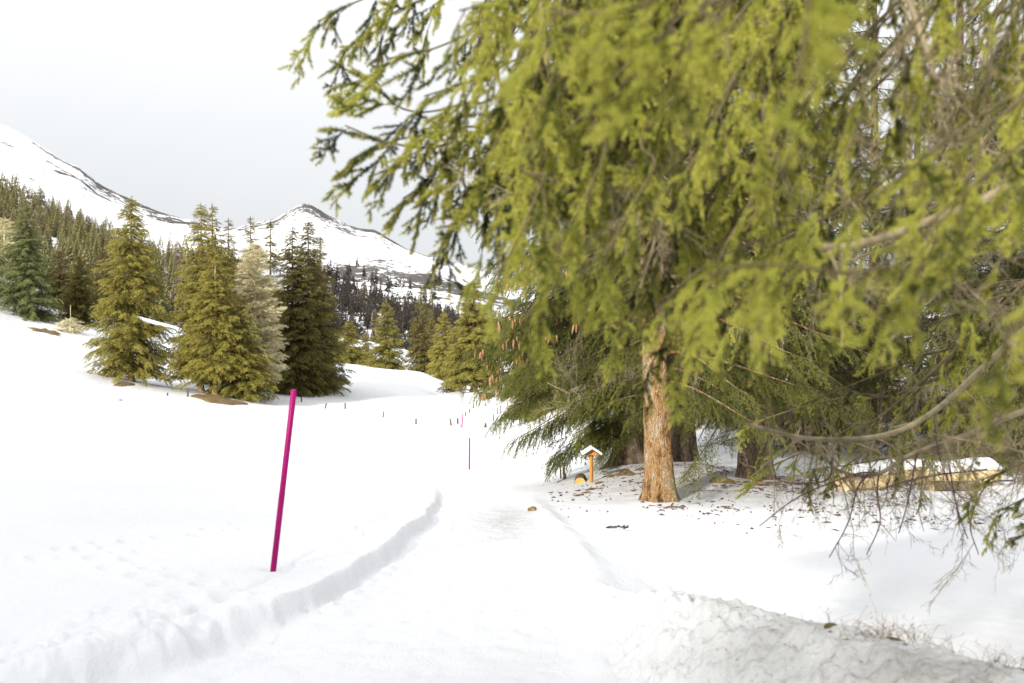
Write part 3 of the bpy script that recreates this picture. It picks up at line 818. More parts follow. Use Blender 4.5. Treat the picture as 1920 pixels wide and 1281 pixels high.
mid_tree(1211, 880, 22.6, 14, .17, 2.0, 3.2, 50, 105, "thin grey spruce trunk half hidden behind the orange trunk", M_bark_grey, (.4, .2), group=g_mound)
mid_tree(1275, 888, 23.5, 15, .20, 2.8, 2.2, 120, 106, "dark spruce trunk right behind the orange trunk, left of a pair", M_bark_grey, (.32, .2), group=g_mound, lean=(-.02, 0), flare=1.3)
mid_tree(1292, 888, 24.2, 15, .19, 2.8, 2.3, 90, 107, "dark spruce trunk right behind the orange trunk, right of a pair", M_bark_grey, (.32, .2), group=g_mound, lean=(-.05, 0), flare=1.5)
mid_tree(1336, 858, 42, 15, .30, 3.2, 1.8, 150, 108, "distant spruce with a short grey trunk seen between the mound spruces", M_bark_grey, (.45, .2), gap=.25, scl=1.2, flare=1.6)
g_right = "dense spruces behind the logs on the right"
for k, (px, d, H, R, ti, lab) in enumerate([
        (1490, 27, 15, 3.3, .38, "dense spruce with foliage to the snow left behind the left log"),
        (1640, 31, 17, 3.8, .30, "dark spruce behind the gap between the two log stacks"),
        (1800, 26, 16, 3.6, .34, "dense spruce with foliage to the snow behind the right log"),
        (1960, 23, 16, 3.8, .40, "spruce at the right picture edge behind the log"),
        (1720, 42, 19, 4.2, .28, "tall dark spruce at the back between the log spruces"),
        (1900, 37, 19, 4.2, .28, "tall dark spruce at the back near the right edge"),
        (2120, 30, 18, 4.2, .30, "spruce just beyond the right picture edge"),
        (1420, 36, 17, 3.8, .36, "spruce far back behind the grey leaning trunk")]):
    mid_tree(px, 860, d, H, .22, R, .25, 190 if d < 35 else 150, 120 + k, lab, M_bark_grey, (ti, .18), droop=.5, hang=.75, dead=.16, gap=.17 if d < 30 else .24, scl=1.05 if d < 35 else 1.35, group=g_right, flare=1.3, zmax=10)

# cones hanging from the drooping spruce
def cone_mesh():
    a = Acc(); n = 9; k = 8
    for i in range(n):
        t = i / (n - 1); r = .021 * math.sin(math.pi * (0.12 + .82 * t)) ** .7
        P = np.array([[0, 0, -.14 * t + .004], [0, 0, -.14 * t - .011]])
        a.tube(P, [r * .86, r * 1.12], k, 0)
    return a.mesh("cone", [M_cone])
CONE = cone_mesh()
rc = np.random.default_rng(5)
cands = []
cx0, cy0, cz0 = t_cone.location
for P, R in limbs_cone:
    for f in rc.uniform(.45, 1, 14):
        p = np.array([np.interp(f, np.linspace(0, 1, len(P)), P[:, k]) for k in range(3)])
        w = p + np.array([cx0, cy0, cz0])
        px = 960 + w[0] / w[1] * FPX; row = 640 - (w[2] - EYE) / w[1] * FPX
        if w[1] < 21.3 and 835 < px < 1110 and 440 < row < 735: cands.append((px, row, p))
rc.shuffle(cands) if False else random.shuffle(cands)
nc = 0
for px, row, p in cands:
    if nc >= 110: break
    if row > 660 and px > 960: continue
    if px > 1010 and random.random() < .75: continue
    for k in range(random.choice([1, 2, 2, 3])):
        o = link("cone", CONE, t_cone)
        o.location = (p[0] + random.uniform(-.12, .12), p[1] - random.uniform(0.0, .30), p[2] - random.uniform(.03, .16))
        o.rotation_euler = (random.uniform(-.15, .15), random.uniform(-.15, .15), random.uniform(0, 6))
        s = random.uniform(.9, 1.3); o.scale = (s, s, s); nc += 1

# ---- the large spruce close to the camera: limbs reach in from a trunk right of the picture
TRX, TRY = 4.3, 4.4
near_root = empty("spruce_tree", (TRX, TRY, hz(TRX, TRY)))
tag(near_root, "huge drooping spruce close by, its blurred bright branches filling the upper right", "tree")
link("trunk", trunk_mesh("trunk", 17, .38, (0, 0), M_bark_grey, 301, 1.5), near_root)
NR = np.array(near_root.location)
def bez(pts, n):
    pts = np.array(pts, float); k = len(pts); t = np.linspace(0, k - 1, n)
    out = []
    ext = np.vstack([2 * pts[0] - pts[1], pts, 2 * pts[-1] - pts[-2]])
    for tt in t:
        i = min(int(tt), k - 2); f = tt - i
        p0, p1, p2, p3 = ext[i], ext[i + 1], ext[i + 2], ext[i + 3]
        out.append(.5 * ((2 * p1) + (-p0 + p2) * f + (2 * p0 - 5 * p1 + 4 * p2 - p3) * f * f + (-p0 + 3 * p1 - 3 * p2 + p3) * f ** 3))
    return np.array(out)

def near_branch(tip_pts, hang, seed, tint=.5, dead=.12, gap=.075, base_r=.03, base_z=None, spread=.5, scl=1.0, down=.8, green_from=1.6, mat=None, lod='near', root=None, trunk_xy=(TRX, TRY), label=None):
    """tip_pts: world points from the tip inwards; the limb then runs on to the trunk"""
    r = np.random.default_rng(seed)
    tip_pts = [np.array(p) for p in tip_pts]
    a = tip_pts[-1]; tr = np.array([trunk_xy[0], trunk_xy[1], base_z if base_z is not None else a[2] + .5])
    L_in = np.linalg.norm(tr - a)
    mid = a + (tr - a) * .5 + np.array([0, 0, .12 * L_in * .5])
    path = bez(tip_pts + [mid, tr], 70)
    seg = np.linalg.norm(np.diff(path, axis=0), axis=1); cum = np.concatenate([[0], np.cumsum(seg)]); L = cum[-1]
    W = Acc()
    W.tube(path - (NR if root is None else root[1]), .003 + (base_r - .003) * (cum / L) ** .8, 7, 0)
    cl = Cloud(); q = .02; sd = 1
    off = (NR if root is None else root[1])
    pt = lambda s: np.array([np.interp(s, cum, path[:, k]) for k in range(3)])
    vis_L = sum(np.linalg.norm(tip_pts[i] - tip_pts[i + 1]) for i in range(len(tip_pts) - 1)) + green_from
    # terminal sprays
    cl.add(pt(.16) - off, pt(0) - pt(.16), np.array([0, 0, 1.]), scl * .7, int(r.integers(0, 4)), float(np.clip(tint + .15, 0, 1)))
    while q < min(L, vis_L):
        p = pt(q); T = unit(pt(max(q - .05, 0)) - pt(q + .05))
        sdv = unit(np.cross(T, [0, 0, 1.])) * sd
        f = min(1, q / .7)
        l2 = (.10 + hang * f) * r.uniform(.45, 1.25)
        d0 = unit(T * .75 + sdv * spread * r.uniform(.5, 1.5) + np.array([0, 0, -.15 - .3 * down]))
        n = max(3, int(l2 / .08) + 2); s = np.linspace(0, 1, n)
        g = np.array([0, 0, -1.])
        C = [p]; dd = d0
        for i in range(n - 1):
            dd = unit(dd + g * down * .30 + r.normal(0, .07, 3)); C.append(C[-1] + dd * l2 / (n - 1))
        C = np.array(C)
        W.tube(C - off, np.linspace(.0042 if l2 > .3 else .0026, .0015, n), 3, 0, cap=False)
        isdead = r.random() < dead
        tt = tint - .04 + r.normal(0, .27)
        k0 = 0
        ss = r.uniform(0, .08)
        cc = np.linspace(0, l2, n)
        while ss < l2:
            pp = np.array([np.interp(ss, cc, C[:, k]) for k in range(3)])
            tg = unit(np.array([np.interp(min(ss + .05, l2), cc, C[:, k]) - np.interp(max(ss - .05, 0), cc, C[:, k]) for k in range(3)]))
            rv = unit(r.normal(0, 1, 3)); pr = unit(np.cross(tg, rv))
            dir_ = unit(tg * .8 + pr * r.uniform(.1, .55) + g * (1.3 if isdead else .5) * down)
            if isdead:
                if r.random() < .5: cl.add(pp - off, dir_, pr, scl * r.uniform(.4, .8), 4 + int(r.integers(0, 2)), .5)
            else:
                cl.add(pp - off, dir_, unit(np.cross(dir_, r.normal(0, 1, 3))), scl * r.uniform(.45, .85) * (1. if ss < l2 * .8 else .8), int(r.integers(0, 4)), float(np.clip(tt + r.normal(0, .08) + .12 * (ss / l2), 0, 1)))
            ss += gap * r.uniform(.8, 1.4)
        if not isdead: cl.add(C[-2] - off, unit(C[-1] - C[-2]), r.normal(0, 1, 3), scl * .55, int(r.integers(0, 4)), float(np.clip(tt + .2, 0, 1)))
        sd = -sd; q += gap * r.uniform(.8, 1.4)
    b = link("branch", W.mesh("branch", [mat or M_twig], True), near_root if root is None else root[0])
    if label: b["label"] = label
    f_ = foliage_object("foliage", cl, lod, b, "stuff")
    return b

TR0 = np.array([TRX, TRY, 0])
def pp(*a): return [at(*q) for q in a]
S = 400
# limbs that show against the sky at the left
sky_limbs = [
    (((560, 40, 4.0), (640, 0, 4.0), (800, -60, 4.1), (1050, -130, 4.2)), .22, .30),
    (((610, 95, 4.3), (690, 30, 4.3), (820, -20, 4.3), (1050, -60, 4.3)), .25, .35),
    (((650, 142, 3.8), (725, 205, 3.8), (830, 195, 3.8), (1010, 120, 3.9)), .20, .28),
    (((612, 235, 3.6), (700, 268, 3.6), (800, 270, 3.7), (980, 190, 3.8)), .24, .28),
    (((625, 298, 3.9), (710, 262, 3.9), (830, 240, 3.9), (1020, 170, 4.0)), .28, .30),
    (((720, 372, 4.0), (780, 335, 4.0), (860, 290, 4.0), (1020, 220, 4.1)), .26, .28),
    (((775, 488, 4.0), (815, 430, 4.0), (870, 350, 4.1), (1010, 260, 4.2)), .22, .26),
    (((690, 110, 3.6), (780, 90, 3.6), (900, 40, 3.7), (1080, -10, 3.8)), .34, .42),
    (((760, 180, 3.4), (850, 150, 3.4), (980, 90, 3.5), (1150, 30, 3.6)), .34, .48),
    (((790, 290, 3.7), (870, 240, 3.7), (980, 180, 3.8), (1160, 110, 3.9)), .40, .40),
    (((830, 380, 3.6), (900, 310, 3.6), (1010, 230, 3.7), (1180, 150, 3.8)), .36, .42),
]
for pts, hg, ti in sky_limbs:
    S += 1
    pts = [(q[0] + 35, q[1], q[2]) for q in pts]
    near_branch(pp(*pts), hg * .85, S, tint=ti, dead=0, gap=.115, down=.7, scl=1.35, base_r=.014, base_z=at(*pts[-1])[2] + 2.0)
# the thick middle of the crown
rn = np.random.default_rng(77)
lowline = lambda px: np.interp(px, [850, 900, 980, 1100, 1200, 1300, 1500, 1700, 1920], [420, 470, 560, 640, 670, 680, 640, 600, 560])
cent = []
for px in np.linspace(880, 1330, 8):
    for f in (.15, .45, .75, 1.0):
        cent.append((px + rn.uniform(-35, 35), lowline(px) * f + rn.uniform(-30, 30), rn.uniform(2.5, 3.9)))
for px in np.linspace(1400, 1900, 6):
    for f in (.0, .28, .6, .95):
        cent.append((px + rn.uniform(-40, 40), lowline(px) * f + rn.uniform(-60, 40), rn.uniform(2.4, 3.8)))
for (px, row, d) in cent:
    S += 1
    right = px > 1350
    dx = rn.uniform(120, 170)
    pts = ((px, row, d), (px + dx * .30, row - 75, d), (px + dx * .62, row - 170 + rn.uniform(-20, 20), d + .05), (px + dx * 1.25, row - 330 + rn.uniform(-60, 30), d + .25))
    near_branch(pp(*pts), rn.uniform(.24, .42), S, base_z=at(*pts[-1])[2] + 2.6, tint=float(np.clip(.86 - (d - 2.5) * .36 + rn.uniform(-.12, .12), .2, .95)), dead=.16 if right else .07, gap=.18 if right else .125, down=.9, green_from=.9 if right else .5, scl=1.0, base_r=.010)  # deeper limbs tinted darker: bright and shaded foliage put into the colour
# nearest, most blurred twigs
for pts, hg, ti in [
    (((1030, 20, 1.75), (1120, 25, 1.75), (1230, 0, 1.8), (1400, -80, 1.95)), .16, .95),
    (((1075, 95, 1.8), (1160, 90, 1.8), (1260, 60, 1.85), (1420, -30, 2.0)), .15, .95),
    (((1180, 150, 1.9), (1260, 110, 1.9), (1340, 40, 2.0), (1450, -60, 2.2)), .15, .85),
    (((1495, 150, 1.3), (1510, 60, 1.3), (1530, -60, 1.35), (1620, -200, 1.5)), .10, 1.0),
    (((1330, 515, 1.8), (1410, 495, 1.8), (1500, 500, 1.85), (1640, 505, 2.0), (1850, 420, 2.3)), .10, .95),
    (((1885, 640, 1.45), (1915, 600, 1.45), (1980, 520, 1.5), (2100, 400, 1.7)), .13, 1.0),
    (((1620, 380, 2.1), (1690, 330, 2.1), (1780, 260, 2.2), (1900, 200, 2.4)), .22, .75),
    (((1740, 420, 2.0), (1800, 370, 2.0), (1880, 300, 2.1), (2000, 200, 2.3)), .22, .8),
    (((860, 20, 2.6), (930, 0, 2.6), (1020, -40, 2.6), (1200, -100, 2.7)), .26, .65),
    (((1250, 560, 2.4), (1320, 500, 2.4), (1420, 450, 2.5), (1560, 400, 2.7)), .24, .7),
]:
    S += 1
    near_branch(pp(*pts), hg, S, tint=ti, dead=0, gap=.11, down=.8, green_from=.05, scl=.85, base_r=.009, base_z=at(*pts[-1])[2] + 1.5)
# bare grey boughs
def bare_bough(pts, r0, r1, seed, nside=10, lod='near', sl=.5, label=None, mat=M_deadtwig, cover=1.0, down=.6, root=None, var=(4, 6), twigscl=1.0):
    r = np.random.default_rng(seed); path = bez(pp(*pts), 40); W = Acc(); off = NR if root is None else root[1]
    path = path + fbm(path * 3.0 + seed, path * 2.0, 1.0, 2)[:, :3] * .03 if False else path
    W.tube(path - off, np.linspace(r0, r1, 40), 8, 0)
    cl = Cloud()
    for i in range(nside):
        k = int(r.uniform(.08, .98) * 39); p = path[k]; T = unit(path[min(k + 1, 39)] - path[max(k - 1, 0)])
        d = unit(T * -.3 + r.normal(0, .6, 3) + np.array([0, 0, -down])); l = sl * r.uniform(.4, 1.2); n = 6
        C = [p]; dd = d
        for j in range(n - 1):
            dd = unit(dd + np.array([0, 0, -.22]) + r.normal(0, .22, 3)); C.append(C[-1] + dd * l / (n - 1))
        C = np.array(C); W.tube(C - off, np.linspace(r1 * .7, r1 * .25, n), 4, 0, cap=False)
        for j in range(1, n):
            if r.random() < cover: cl.add(C[j] - off, unit(C[j] - C[j - 1] + r.normal(0, .4, 3)), r.normal(0, 1, 3), twigscl * r.uniform(.4, .9), int(r.integers(*var)), .5)
    b = link("branch", W.mesh("branch", [mat], True), near_root if root is None else root[0])
    if label: b["label"] = label
    if cl.p: foliage_object("twigs", cl, lod, b, "stuff")
    return b
bare_bough(((2100, 250, 2.9), (1850, 370, 2.8), (1700, 430, 2.7), (1600, 460, 2.6), (1545, 462, 2.55)), .016, .009, 501, 8, label="pale broken bough", sl=.25, cover=.4)
bare_bough(((1250, 300, 3.2), (1210, 350, 3.2), (1230, 430, 3.1), (1200, 540, 3.1)), .008, .004, 502, 3, sl=.2)
bare_bough(((1010, -60, 3.1), (1020, 80, 3.1), (1045, 190, 3.1), (1080, 240, 3.1), (1090, 330, 3.1)), .010, .005, 503, 5, sl=.25, cover=.4, down=1.2)
bare_bough(((1690, -40, 3.0), (1740, 100, 3.0), (1760, 160, 3.0), (1830, 230, 3.0), (1850, 330, 3.0)), .010, .004, 504, 8, sl=.35, cover=.35, down=1.5)
bare_bough(((1800, 40, 3.1), (1775, 140, 3.1), (1740, 190, 3.1), (1700, 300, 3.1)), .009, .004, 505, 7, sl=.35, cover=.35, down=1.5)
bare_bough(((2000, 100, 3.3), (1900, 160, 3.3), (1840, 110, 3.3), (1780, 80, 3.3)), .008, .004, 506, 5, sl=.3, cover=.4, down=1.5)

# second spruce, right of the picture, whose long bare limbs sweep over the snow
r2x, r2y = 6.6, 7.6
root2 = empty("spruce_tree", (r2x, r2y, hz(r2x, r2y)))
tag(root2, "spruce beyond the right edge with long grey limbs sweeping low over the logs", "tree")
R2 = (root2, np.array(root2.location))
link("trunk", trunk_mesh("trunk", 14, .27, (0, 0), M_bark_grey, 302, 1.5), root2)
bare_bough(((2300, 380, 7.0), (2000, 560, 6.6), (1880, 655, 6.3), (1760, 765, 6.0), (1660, 815, 5.8), (1520, 822, 5.7), (1400, 795, 5.6)), .028, .009, 511, 22, 'mid', .55, "long grey bare limb, upper one", root=R2, twigscl=.5, cover=.55)
bare_bough(((2300, 620, 6.6), (1920, 770, 6.2), (1800, 820, 6.0), (1710, 852, 5.9), (1640, 890, 5.8), (1570, 880, 5.7), (1530, 830, 5.7)), .023, .007, 512, 20, 'mid', .5, "long grey bare limb, lower one", root=R2, twigscl=.5, cover=.5)
bare_bough(((2200, 900, 6.0), (1980, 860, 5.8), (1860, 835, 5.7), (1740, 812, 5.6)), .012, .005, 513, 14, 'mid', .5, root=R2, twigscl=.6)
for k, (p0, p1, p2, p3) in enumerate([
    ((1640, 885, 5.8), (1600, 890, 5.6), (1500, 930, 5.5), (1425, 985, 5.4)),
    ((1640, 880, 5.8), (1610, 910, 5.6), (1590, 980, 5.5), (1555, 1045, 5.5)),
    ((1650, 875, 5.9), (1645, 920, 5.7), (1650, 980, 5.6), (1625, 1040, 5.6)),
    ((1720, 850, 5.9), (1710, 900, 5.7), (1700, 950, 5.6), (1685, 1000, 5.6)),
    ((1750, 760, 6.2), (1760, 850, 5.8), (1790, 920, 5.6), (1830, 940, 5.5)),
    ((1850, 880, 5.9), (1760, 890, 5.7), (1690, 905, 5.6), (1650, 920, 5.5)),
    ((1900, 900, 5.9), (1850, 910, 5.7), (1820, 980, 5.6), (1835, 1040, 5.6)),
    ((1560, 860, 5.7), (1550, 900, 5.6), (1480, 905, 5.6), (1445, 890, 5.6)),
    ((1780, 870, 5.9), (1790, 930, 5.7), (1800, 970, 5.6), (1815, 1010, 5.6))]):
    bare_bough((p0, p1, p2, p3), .0055, .0028, 520 + k, 7, 'dark', .20, "dark purplish twig" , root=R2, mat=M_darktwig, cover=.35, down=.5, var=(0, 3), twigscl=.5)
# green skirts between the long limbs, and the dark green fringe at the right edge
for k, (pts, hg, ti, dd) in enumerate([
    (((1395, 800, 7.5), (1480, 770, 7.4), (1600, 740, 7.3), (1750, 700, 7.2)), .45, .55, .3),
    (((1440, 850, 7.6), (1530, 830, 7.5), (1640, 810, 7.4), (1780, 770, 7.2)), .38, .55, .3),
    (((1500, 760, 7.0), (1600, 720, 7.0), (1720, 670, 7.0), (1850, 600, 7.0)), .60, .4, .25),
    (((1520, 880, 7.2), (1600, 870, 7.0), (1700, 850, 7.0), (1850, 800, 7.0)), .25, .5, .25),
    (((1430, 880, 6.6), (1500, 850, 6.6), (1600, 800, 6.6), (1700, 740, 6.6)), .32, .6, .2),
    (((1560, 890, 6.4), (1620, 850, 6.4), (1700, 800, 6.4), (1800, 730, 6.4)), .30, .55, .2),
    (((1650, 650, 6.8), (1740, 610, 6.8), (1860, 560, 6.8), (2000, 500, 6.8)), .70, .4, .25),
    (((1800, 640, 6.0), (1860, 600, 6.0), (1950, 540, 6.0), (2100, 460, 6.2)), .75, .4, .25),
    (((1840, 900, 5.4), (1890, 880, 5.4), (1960, 850, 5.4), (2100, 800, 5.5)), .35, .25, .35),
    (((1870, 960, 5.0), (1910, 940, 5.0), (1980, 910, 5.0), (2100, 860, 5.2)), .22, .22, .2),
    (((1890, 1010, 4.8), (1930, 1000, 4.8), (2000, 970, 4.8), (2100, 930, 5.0)), .12, .2, .1),
    (((1300, 600, 7.8), (1400, 560, 7.8), (1540, 500, 7.7), (1700, 430, 7.5)), .6, .5, .3),
    (((1420, 470, 7.6), (1520, 420, 7.6), (1640, 360, 7.5), (1800, 300, 7.4)), .7, .4, .25),
    (((1560, 320, 7.0), (1650, 270, 7.0), (1780, 220, 7.0), (1920, 160, 7.0)), .8, .4, .3),
    (((1380, 200, 7.4), (1500, 160, 7.4), (1640, 110, 7.3), (1800, 50, 7.2)), .8, .35, .3),
    (((1700, 120, 6.8), (1800, 60, 6.8), (1920, 0, 6.8), (2050, -60, 6.8)), .7, .4, .3)]):
    near_branch(pp(*pts), hg, 560 + k, tint=ti, dead=dd, gap=.20, down=1.0, scl=1.3, base_r=.025, root=R2, trunk_xy=(r2x, r2y), green_from=1.2, base_z=at(*pts[-1])[2] + 2.6)

# ---- unseen spruces added behind the camera, tips placed to shade the foreground
SH = np.array([SUN.x, SUN.y]) / math.hypot(SUN.x, SUN.y); TANE = SUN.z / math.hypot(SUN.x, SUN.y)
lb, cb = spruce(951, 14, 3.4, .3, 330, .34, 'far', (.4, .15), .35, .4, 1.35, 0, .6)
SHP = [(-9, 15), (-6.8, 15.3), (-4.6, 15), (-2.6, 14), (-1.0, 12.2), (.3, 9.8), (1.6, 7.4), (3.1, 5.6), (4.8, 4.2), (7.0, 2.8), (9.5, 1.5), (-12, 15)]
call = Cloud(); wall_ = Acc()
for k, (tx, ty) in enumerate(SHP):
    b_ = np.array([tx + SH[0] * 14 / TANE, ty + SH[1] * 14 / TANE, -.3])
    for q in range(len(cb.p)): call.add(cb.p[q] + b_, cb.d[q], cb.n[q], cb.s[q], cb.v[q], cb.t[q])
    wall_.tube(np.array([b_, b_ + [0, 0, 7], b_ + [0, 0, 13.8]]), [.27, .16, .03], 10, 0)
    for P, Rr in lb: wall_.tube(P + b_, Rr, 3, 0, cap=False)
wd = link("shade_spruces", wall_.mesh("shade_spruces", [M_bark_grey])); tag(wd, "unseen row of spruces added behind the photographer to shade the near snow", kind="stuff")
fo = foliage_object("foliage", call, 'far', wd, "stuff")
# ---- spruces on the far side of the meadow
def far_tree_data(seed, H, R, zb, nb, tint, droop=.35, hang=.45, gap=.26, scl=.95, power=.85, r0=.22, bark=None, lean=(0, 0), **kw):
    limbs, cl = spruce(seed, H, R, zb, nb, gap, 'far', tint, droop, hang, scl, 0, power, **kw)
    return trunk_mesh("trunk", H, r0, lean, bark or M_bark_grey, seed, 1.4, k=10, rings=10, limbs=limbs, knots=0), cl
g_left = "spruces on the left side of the meadow"
LT = [  # base px, base row, d, top row, half width px, zb, tint, branch count, label
    (50, 612, 92, 385, 52, .3, (.42, .14), 330, "bluish green spruce at the left edge on the slope", {}),
    (-25, 600, 98, 410, 40, .3, (.36, .15), 260, "spruce cut by the left picture edge", {}),
    (112, 640, 104, 470, 34, .3, (.22, .14), 230, "dark spruce just right of the bluish green edge spruce", {}),
    (150, 648, 98, 480, 36, .3, (.30, .14), 240, "mid green spruce with drooping tiers left of the tall golden spruce", {}),
    (192, 655, 112, 470, 30, .3, (.15, .12), 200, "blackish spruce behind the left shoulder of the tall golden spruce", {}),
    (246, 726, 73, 372, 74, 1.0, (.62, .14), 420, "tall golden green spruce with a lit trunk standing alone on the left", dict(orange=1)),
    (377, 740, 74, 384, 56, 1.7, (.66, .16), 360, "tallest spruce of the clump, its lit trunk leftmost on the brown patch", dict(orange=1)),
    (398, 742, 76, 386, 50, 1.7, (.52, .16), 260, "twin topped spruce just right of the tallest clump spruce", dict(orange=1)),
    (404, 748, 72, 440, 50, 1.3, (.58, .18), 330, "shorter spruce full of cones in front of the clump", dict(orange=1)),
    (450, 742, 73, 560, 52, .7, (.50, .14), 260, "low bushy spruce at the right foot of the clump", {}),
    (428, 735, 84, 412, 34, 1.0, (.36, .14), 260, "slim spruce peeking over the clump left of the pale larch", {}),
    (470, 716, 96, 408, 36, .6, (.34, .14), 260, "narrow spruce top just right of the pale larch", {}),
    (507, 716, 94, 415, 40, .6, (.36, .14), 270, "narrow spruce between the larch and the big dark spruce", {}),
    (548, 716, 84, 425, 58, .25, (.30, .16), 480, "big dense dark spruce, the left one of the pair", {}),
    (578, 714, 86, 416, 62, .25, (.40, .18), 480, "big dense spruce with brown cones, the right one of the pair", {}),
    (600, 712, 90, 445, 44, .3, (.38, .18), 300, "spruce at the right shoulder of the big dense pair", {}),
]
for k, (px, row, d, top, hw, zb, ti, nb, lab, kw) in enumerate(LT):
    x = (px - 960) / FPX * d; z = hz(x, d)
    H = EYE + (640 - top) / FPX * d - z
    trunk, cl = far_tree_data(200 + k, H, hw / FPX * d * 1.05, zb, int(nb * 1.0), ti, hang=.55 if 'golden' in lab else .4, bark=M_bark_orange if kw.get('orange') else M_bark_grey, droop=.45, power=.8)
    plant_tree("spruce_tree", (x, d, z), lab, g_left, trunk, cl.mesh("crown"), 'farblue' if 'bluish green spruce' in lab or 'cut by' in lab else 'fardark' if 'dark' in lab or 'dense' in lab or 'blackish' in lab else 'far')
# larches
def larch(px, row, d, top, hw, seed, lab, nb=170):
    x = (px - 960) / FPX * d; z = hz(x, d) if d < 200 else float(mA.zfun(np.array([x]), np.array([d]))[0])
    H = EYE + (640 - top) / FPX * d - z
    limbs, cl = spruce(seed, H, hw / FPX * d, H * .12, nb, .30, 'larch', (.5, .1), .1, .25, 1.0, 0, .55, up=.55)
    cl.v = [v % 3 for v in cl.v]
    t = plant_tree("larch_tree", (x, d, z), lab, "larches", trunk_mesh("trunk", H, .16, (0, 0), M_larch, seed, 1.3, k=10, rings=8, limbs=limbs, knots=0), cl.mesh("crown"), 'larch')
larch(477, 730, 76.5, 462, 46, 251, "pale bare larch glowing beige between the clump and the dark pair", 520)
larch(132, 640, 90, 600, 20, 252, "small pale bare bush at the foot of the dark spruces on the left", 50)
larch(8, 560, 120, 410, 26, 253, "pale bare larch behind the spruces at the left edge")
larch(1575, 800, 34, 520, 110, 254, "pale bare larch glimpsed between the dense spruces on the right", 260)

g_ctr = "spruces behind the crest of the meadow"
CT = [(655, 695, 150, 600, 30, (.45, .14), "broad spruce on the crest just right of the dark pair"),
      (632, 692, 155, 625, 22, (.40, .14), "low spruce on the crest touching the dark pair"),
      (724, 697, 138, 566, 34, (.50, .14), "bushy full spruce in the middle of the crest"),
      (789, 699, 136, 546, 27, (.30, .14), "dark pointed spruce right of the middle of the crest"),
      (832, 703, 130, 585, 30, (.66, .12), "golden thin crowned spruce at the right end of the crest"),
      (686, 697, 170, 625, 18, (.40, .14), "small spruce left of the bushy crest spruce"),
      (808, 700, 165, 580, 18, (.35, .14), "narrow dark spruce behind the golden thin crowned one")]
for k, (px, row, d, top, hw, ti, lab) in enumerate(CT):
    x = (px - 960) / FPX * d; z = hz(x, d)
    z = min(z, EYE - (row - 640) / FPX * d + .3)
    H = EYE + (640 - top) / FPX * d - z
    trunk, cl = far_tree_data(270 + k, H, hw / FPX * d, .2, 260, ti, scl=1.15, gap=.34, power=.8)
    plant_tree("spruce_tree", (x, d, z), lab, g_ctr, trunk, cl.mesh("crown"), 'fardark' if lab.startswith('dark') else 'far')
for k, (px, row, d, top, hw, zb, nb, ti, lab) in enumerate([
        (888, 735, 85, 528, 48, .9, 380, (.52, .15), "spruce with double trunk on the brown mound where the path bends"),
        (852, 700, 100, 620, 20, .4, 160, (.42, .15), "small green spruce left of the brown mound spruce"),
        (1010, 720, 62, 560, 60, .5, 260, (.40, .15), "spruce behind the cone bearing spruce by the far path")]):
    x = (px - 960) / FPX * d; z = hz(x, d); H = EYE + (640 - top) / FPX * d - z
    trunk, cl = far_tree_data(290 + k, H, hw / FPX * d, zb, nb, ti, scl=.8 if d < 60 else 1.0, gap=.2, power=.75, r0=.3 if k == 0 else .18)
    plant_tree("spruce_tree", (x, d, z), lab, "spruces by the far bend of the path", trunk, cl.mesh("crown"), 'far')

# ---- forests on the mountain sides
def forest_mesh(name, seed, H, R, mat, n=230, power=.8):
    r = np.random.default_rng(seed); a = Acc(); T = []
    for i in range(n):
        u = r.random() ** 1.3 ; z = H * (.05 + .93 * u); an = r.uniform(0, 6.283)
        L = R * ((1 - u) ** power) * r.uniform(.75, 1.15) + .15
        d = np.array([math.cos(an), math.sin(an), 0]); s = np.array([-d[1], d[0], 0])
        w = L * .24 + .08; dz = -.25 * L - .1
        root = np.array([0, 0, z]); tip = root + d * L + np.array([0, 0, dz])
        m = root + d * L * .55 + np.array([0, 0, dz * .3 + .06])
        T += [[root, m + s * w, tip], [root, tip, m - s * w]]
        T += [[m, tip + s * w * .6 - d * L * .15 + [0, 0, -.45], tip], [m - s * w * .5, root + d * L * .6 - s * w * 1.1 + [0, 0, dz - .35], tip]]
    T += [[[-.12, 0, H * .9], [.12, 0, H * .9], [0, 0, H * 1.03]], [[0, -.12, H * .9], [0, .12, H * .9], [0, 0, H * 1.03]]]
    T = np.array(T); a.tris(T, 0, r.uniform(0, .6, len(T)))
    a.tube(np.array([[0, 0, -2.5], [0, 0, H * .9]]), [.2, .05], 4, 1)
    return a.mesh(name, [mat, M_bark_grey])
def obj_foliage(name, dark, mid, light, tipc):
    m = foliage_mat(name, dark, mid, light, tipc, .25)
    nt = m.node_tree
    at_ = [n for n in nt.nodes if n.type == 'ATTRIBUTE' and n.attribute_name == 'tint'][0]
    oi = nt.nodes.new("ShaderNodeObjectInfo")
    for l in list(at_.outputs["Fac"].links): nt.links.new(oi.outputs["Random"], l.to_socket)
    return m
M_for = obj_foliage("forest_needles", (.07, .08, .03), (.14, .14, .052), (.21, .195, .08), (.26, .23, .11))
M_forb = obj_foliage("far_forest_needles", (.035, .033, .032), (.055, .05, .042), (.08, .065, .05), (.09, .07, .05))
M_larchf = obj_foliage("far_larch_twigs", (.18, .15, .11), (.23, .19, .14), (.29, .24, .17), (.32, .27, .20))
FM = [forest_mesh("forest_spruce", 601 + k, 13 + k, 2.4 + .25 * k, M_for) for k in range(5)]
FMB = [forest_mesh("forest_spruce_far", 611 + k, 13 + k, 2.3 + .2 * k, M_forb, 120) for k in range(4)]
FL = [forest_mesh("forest_larch", 621 + k, 12, 2.6, M_larchf, 260, .5) for k in range(2)]
rf = np.random.default_rng(91)
cand = []
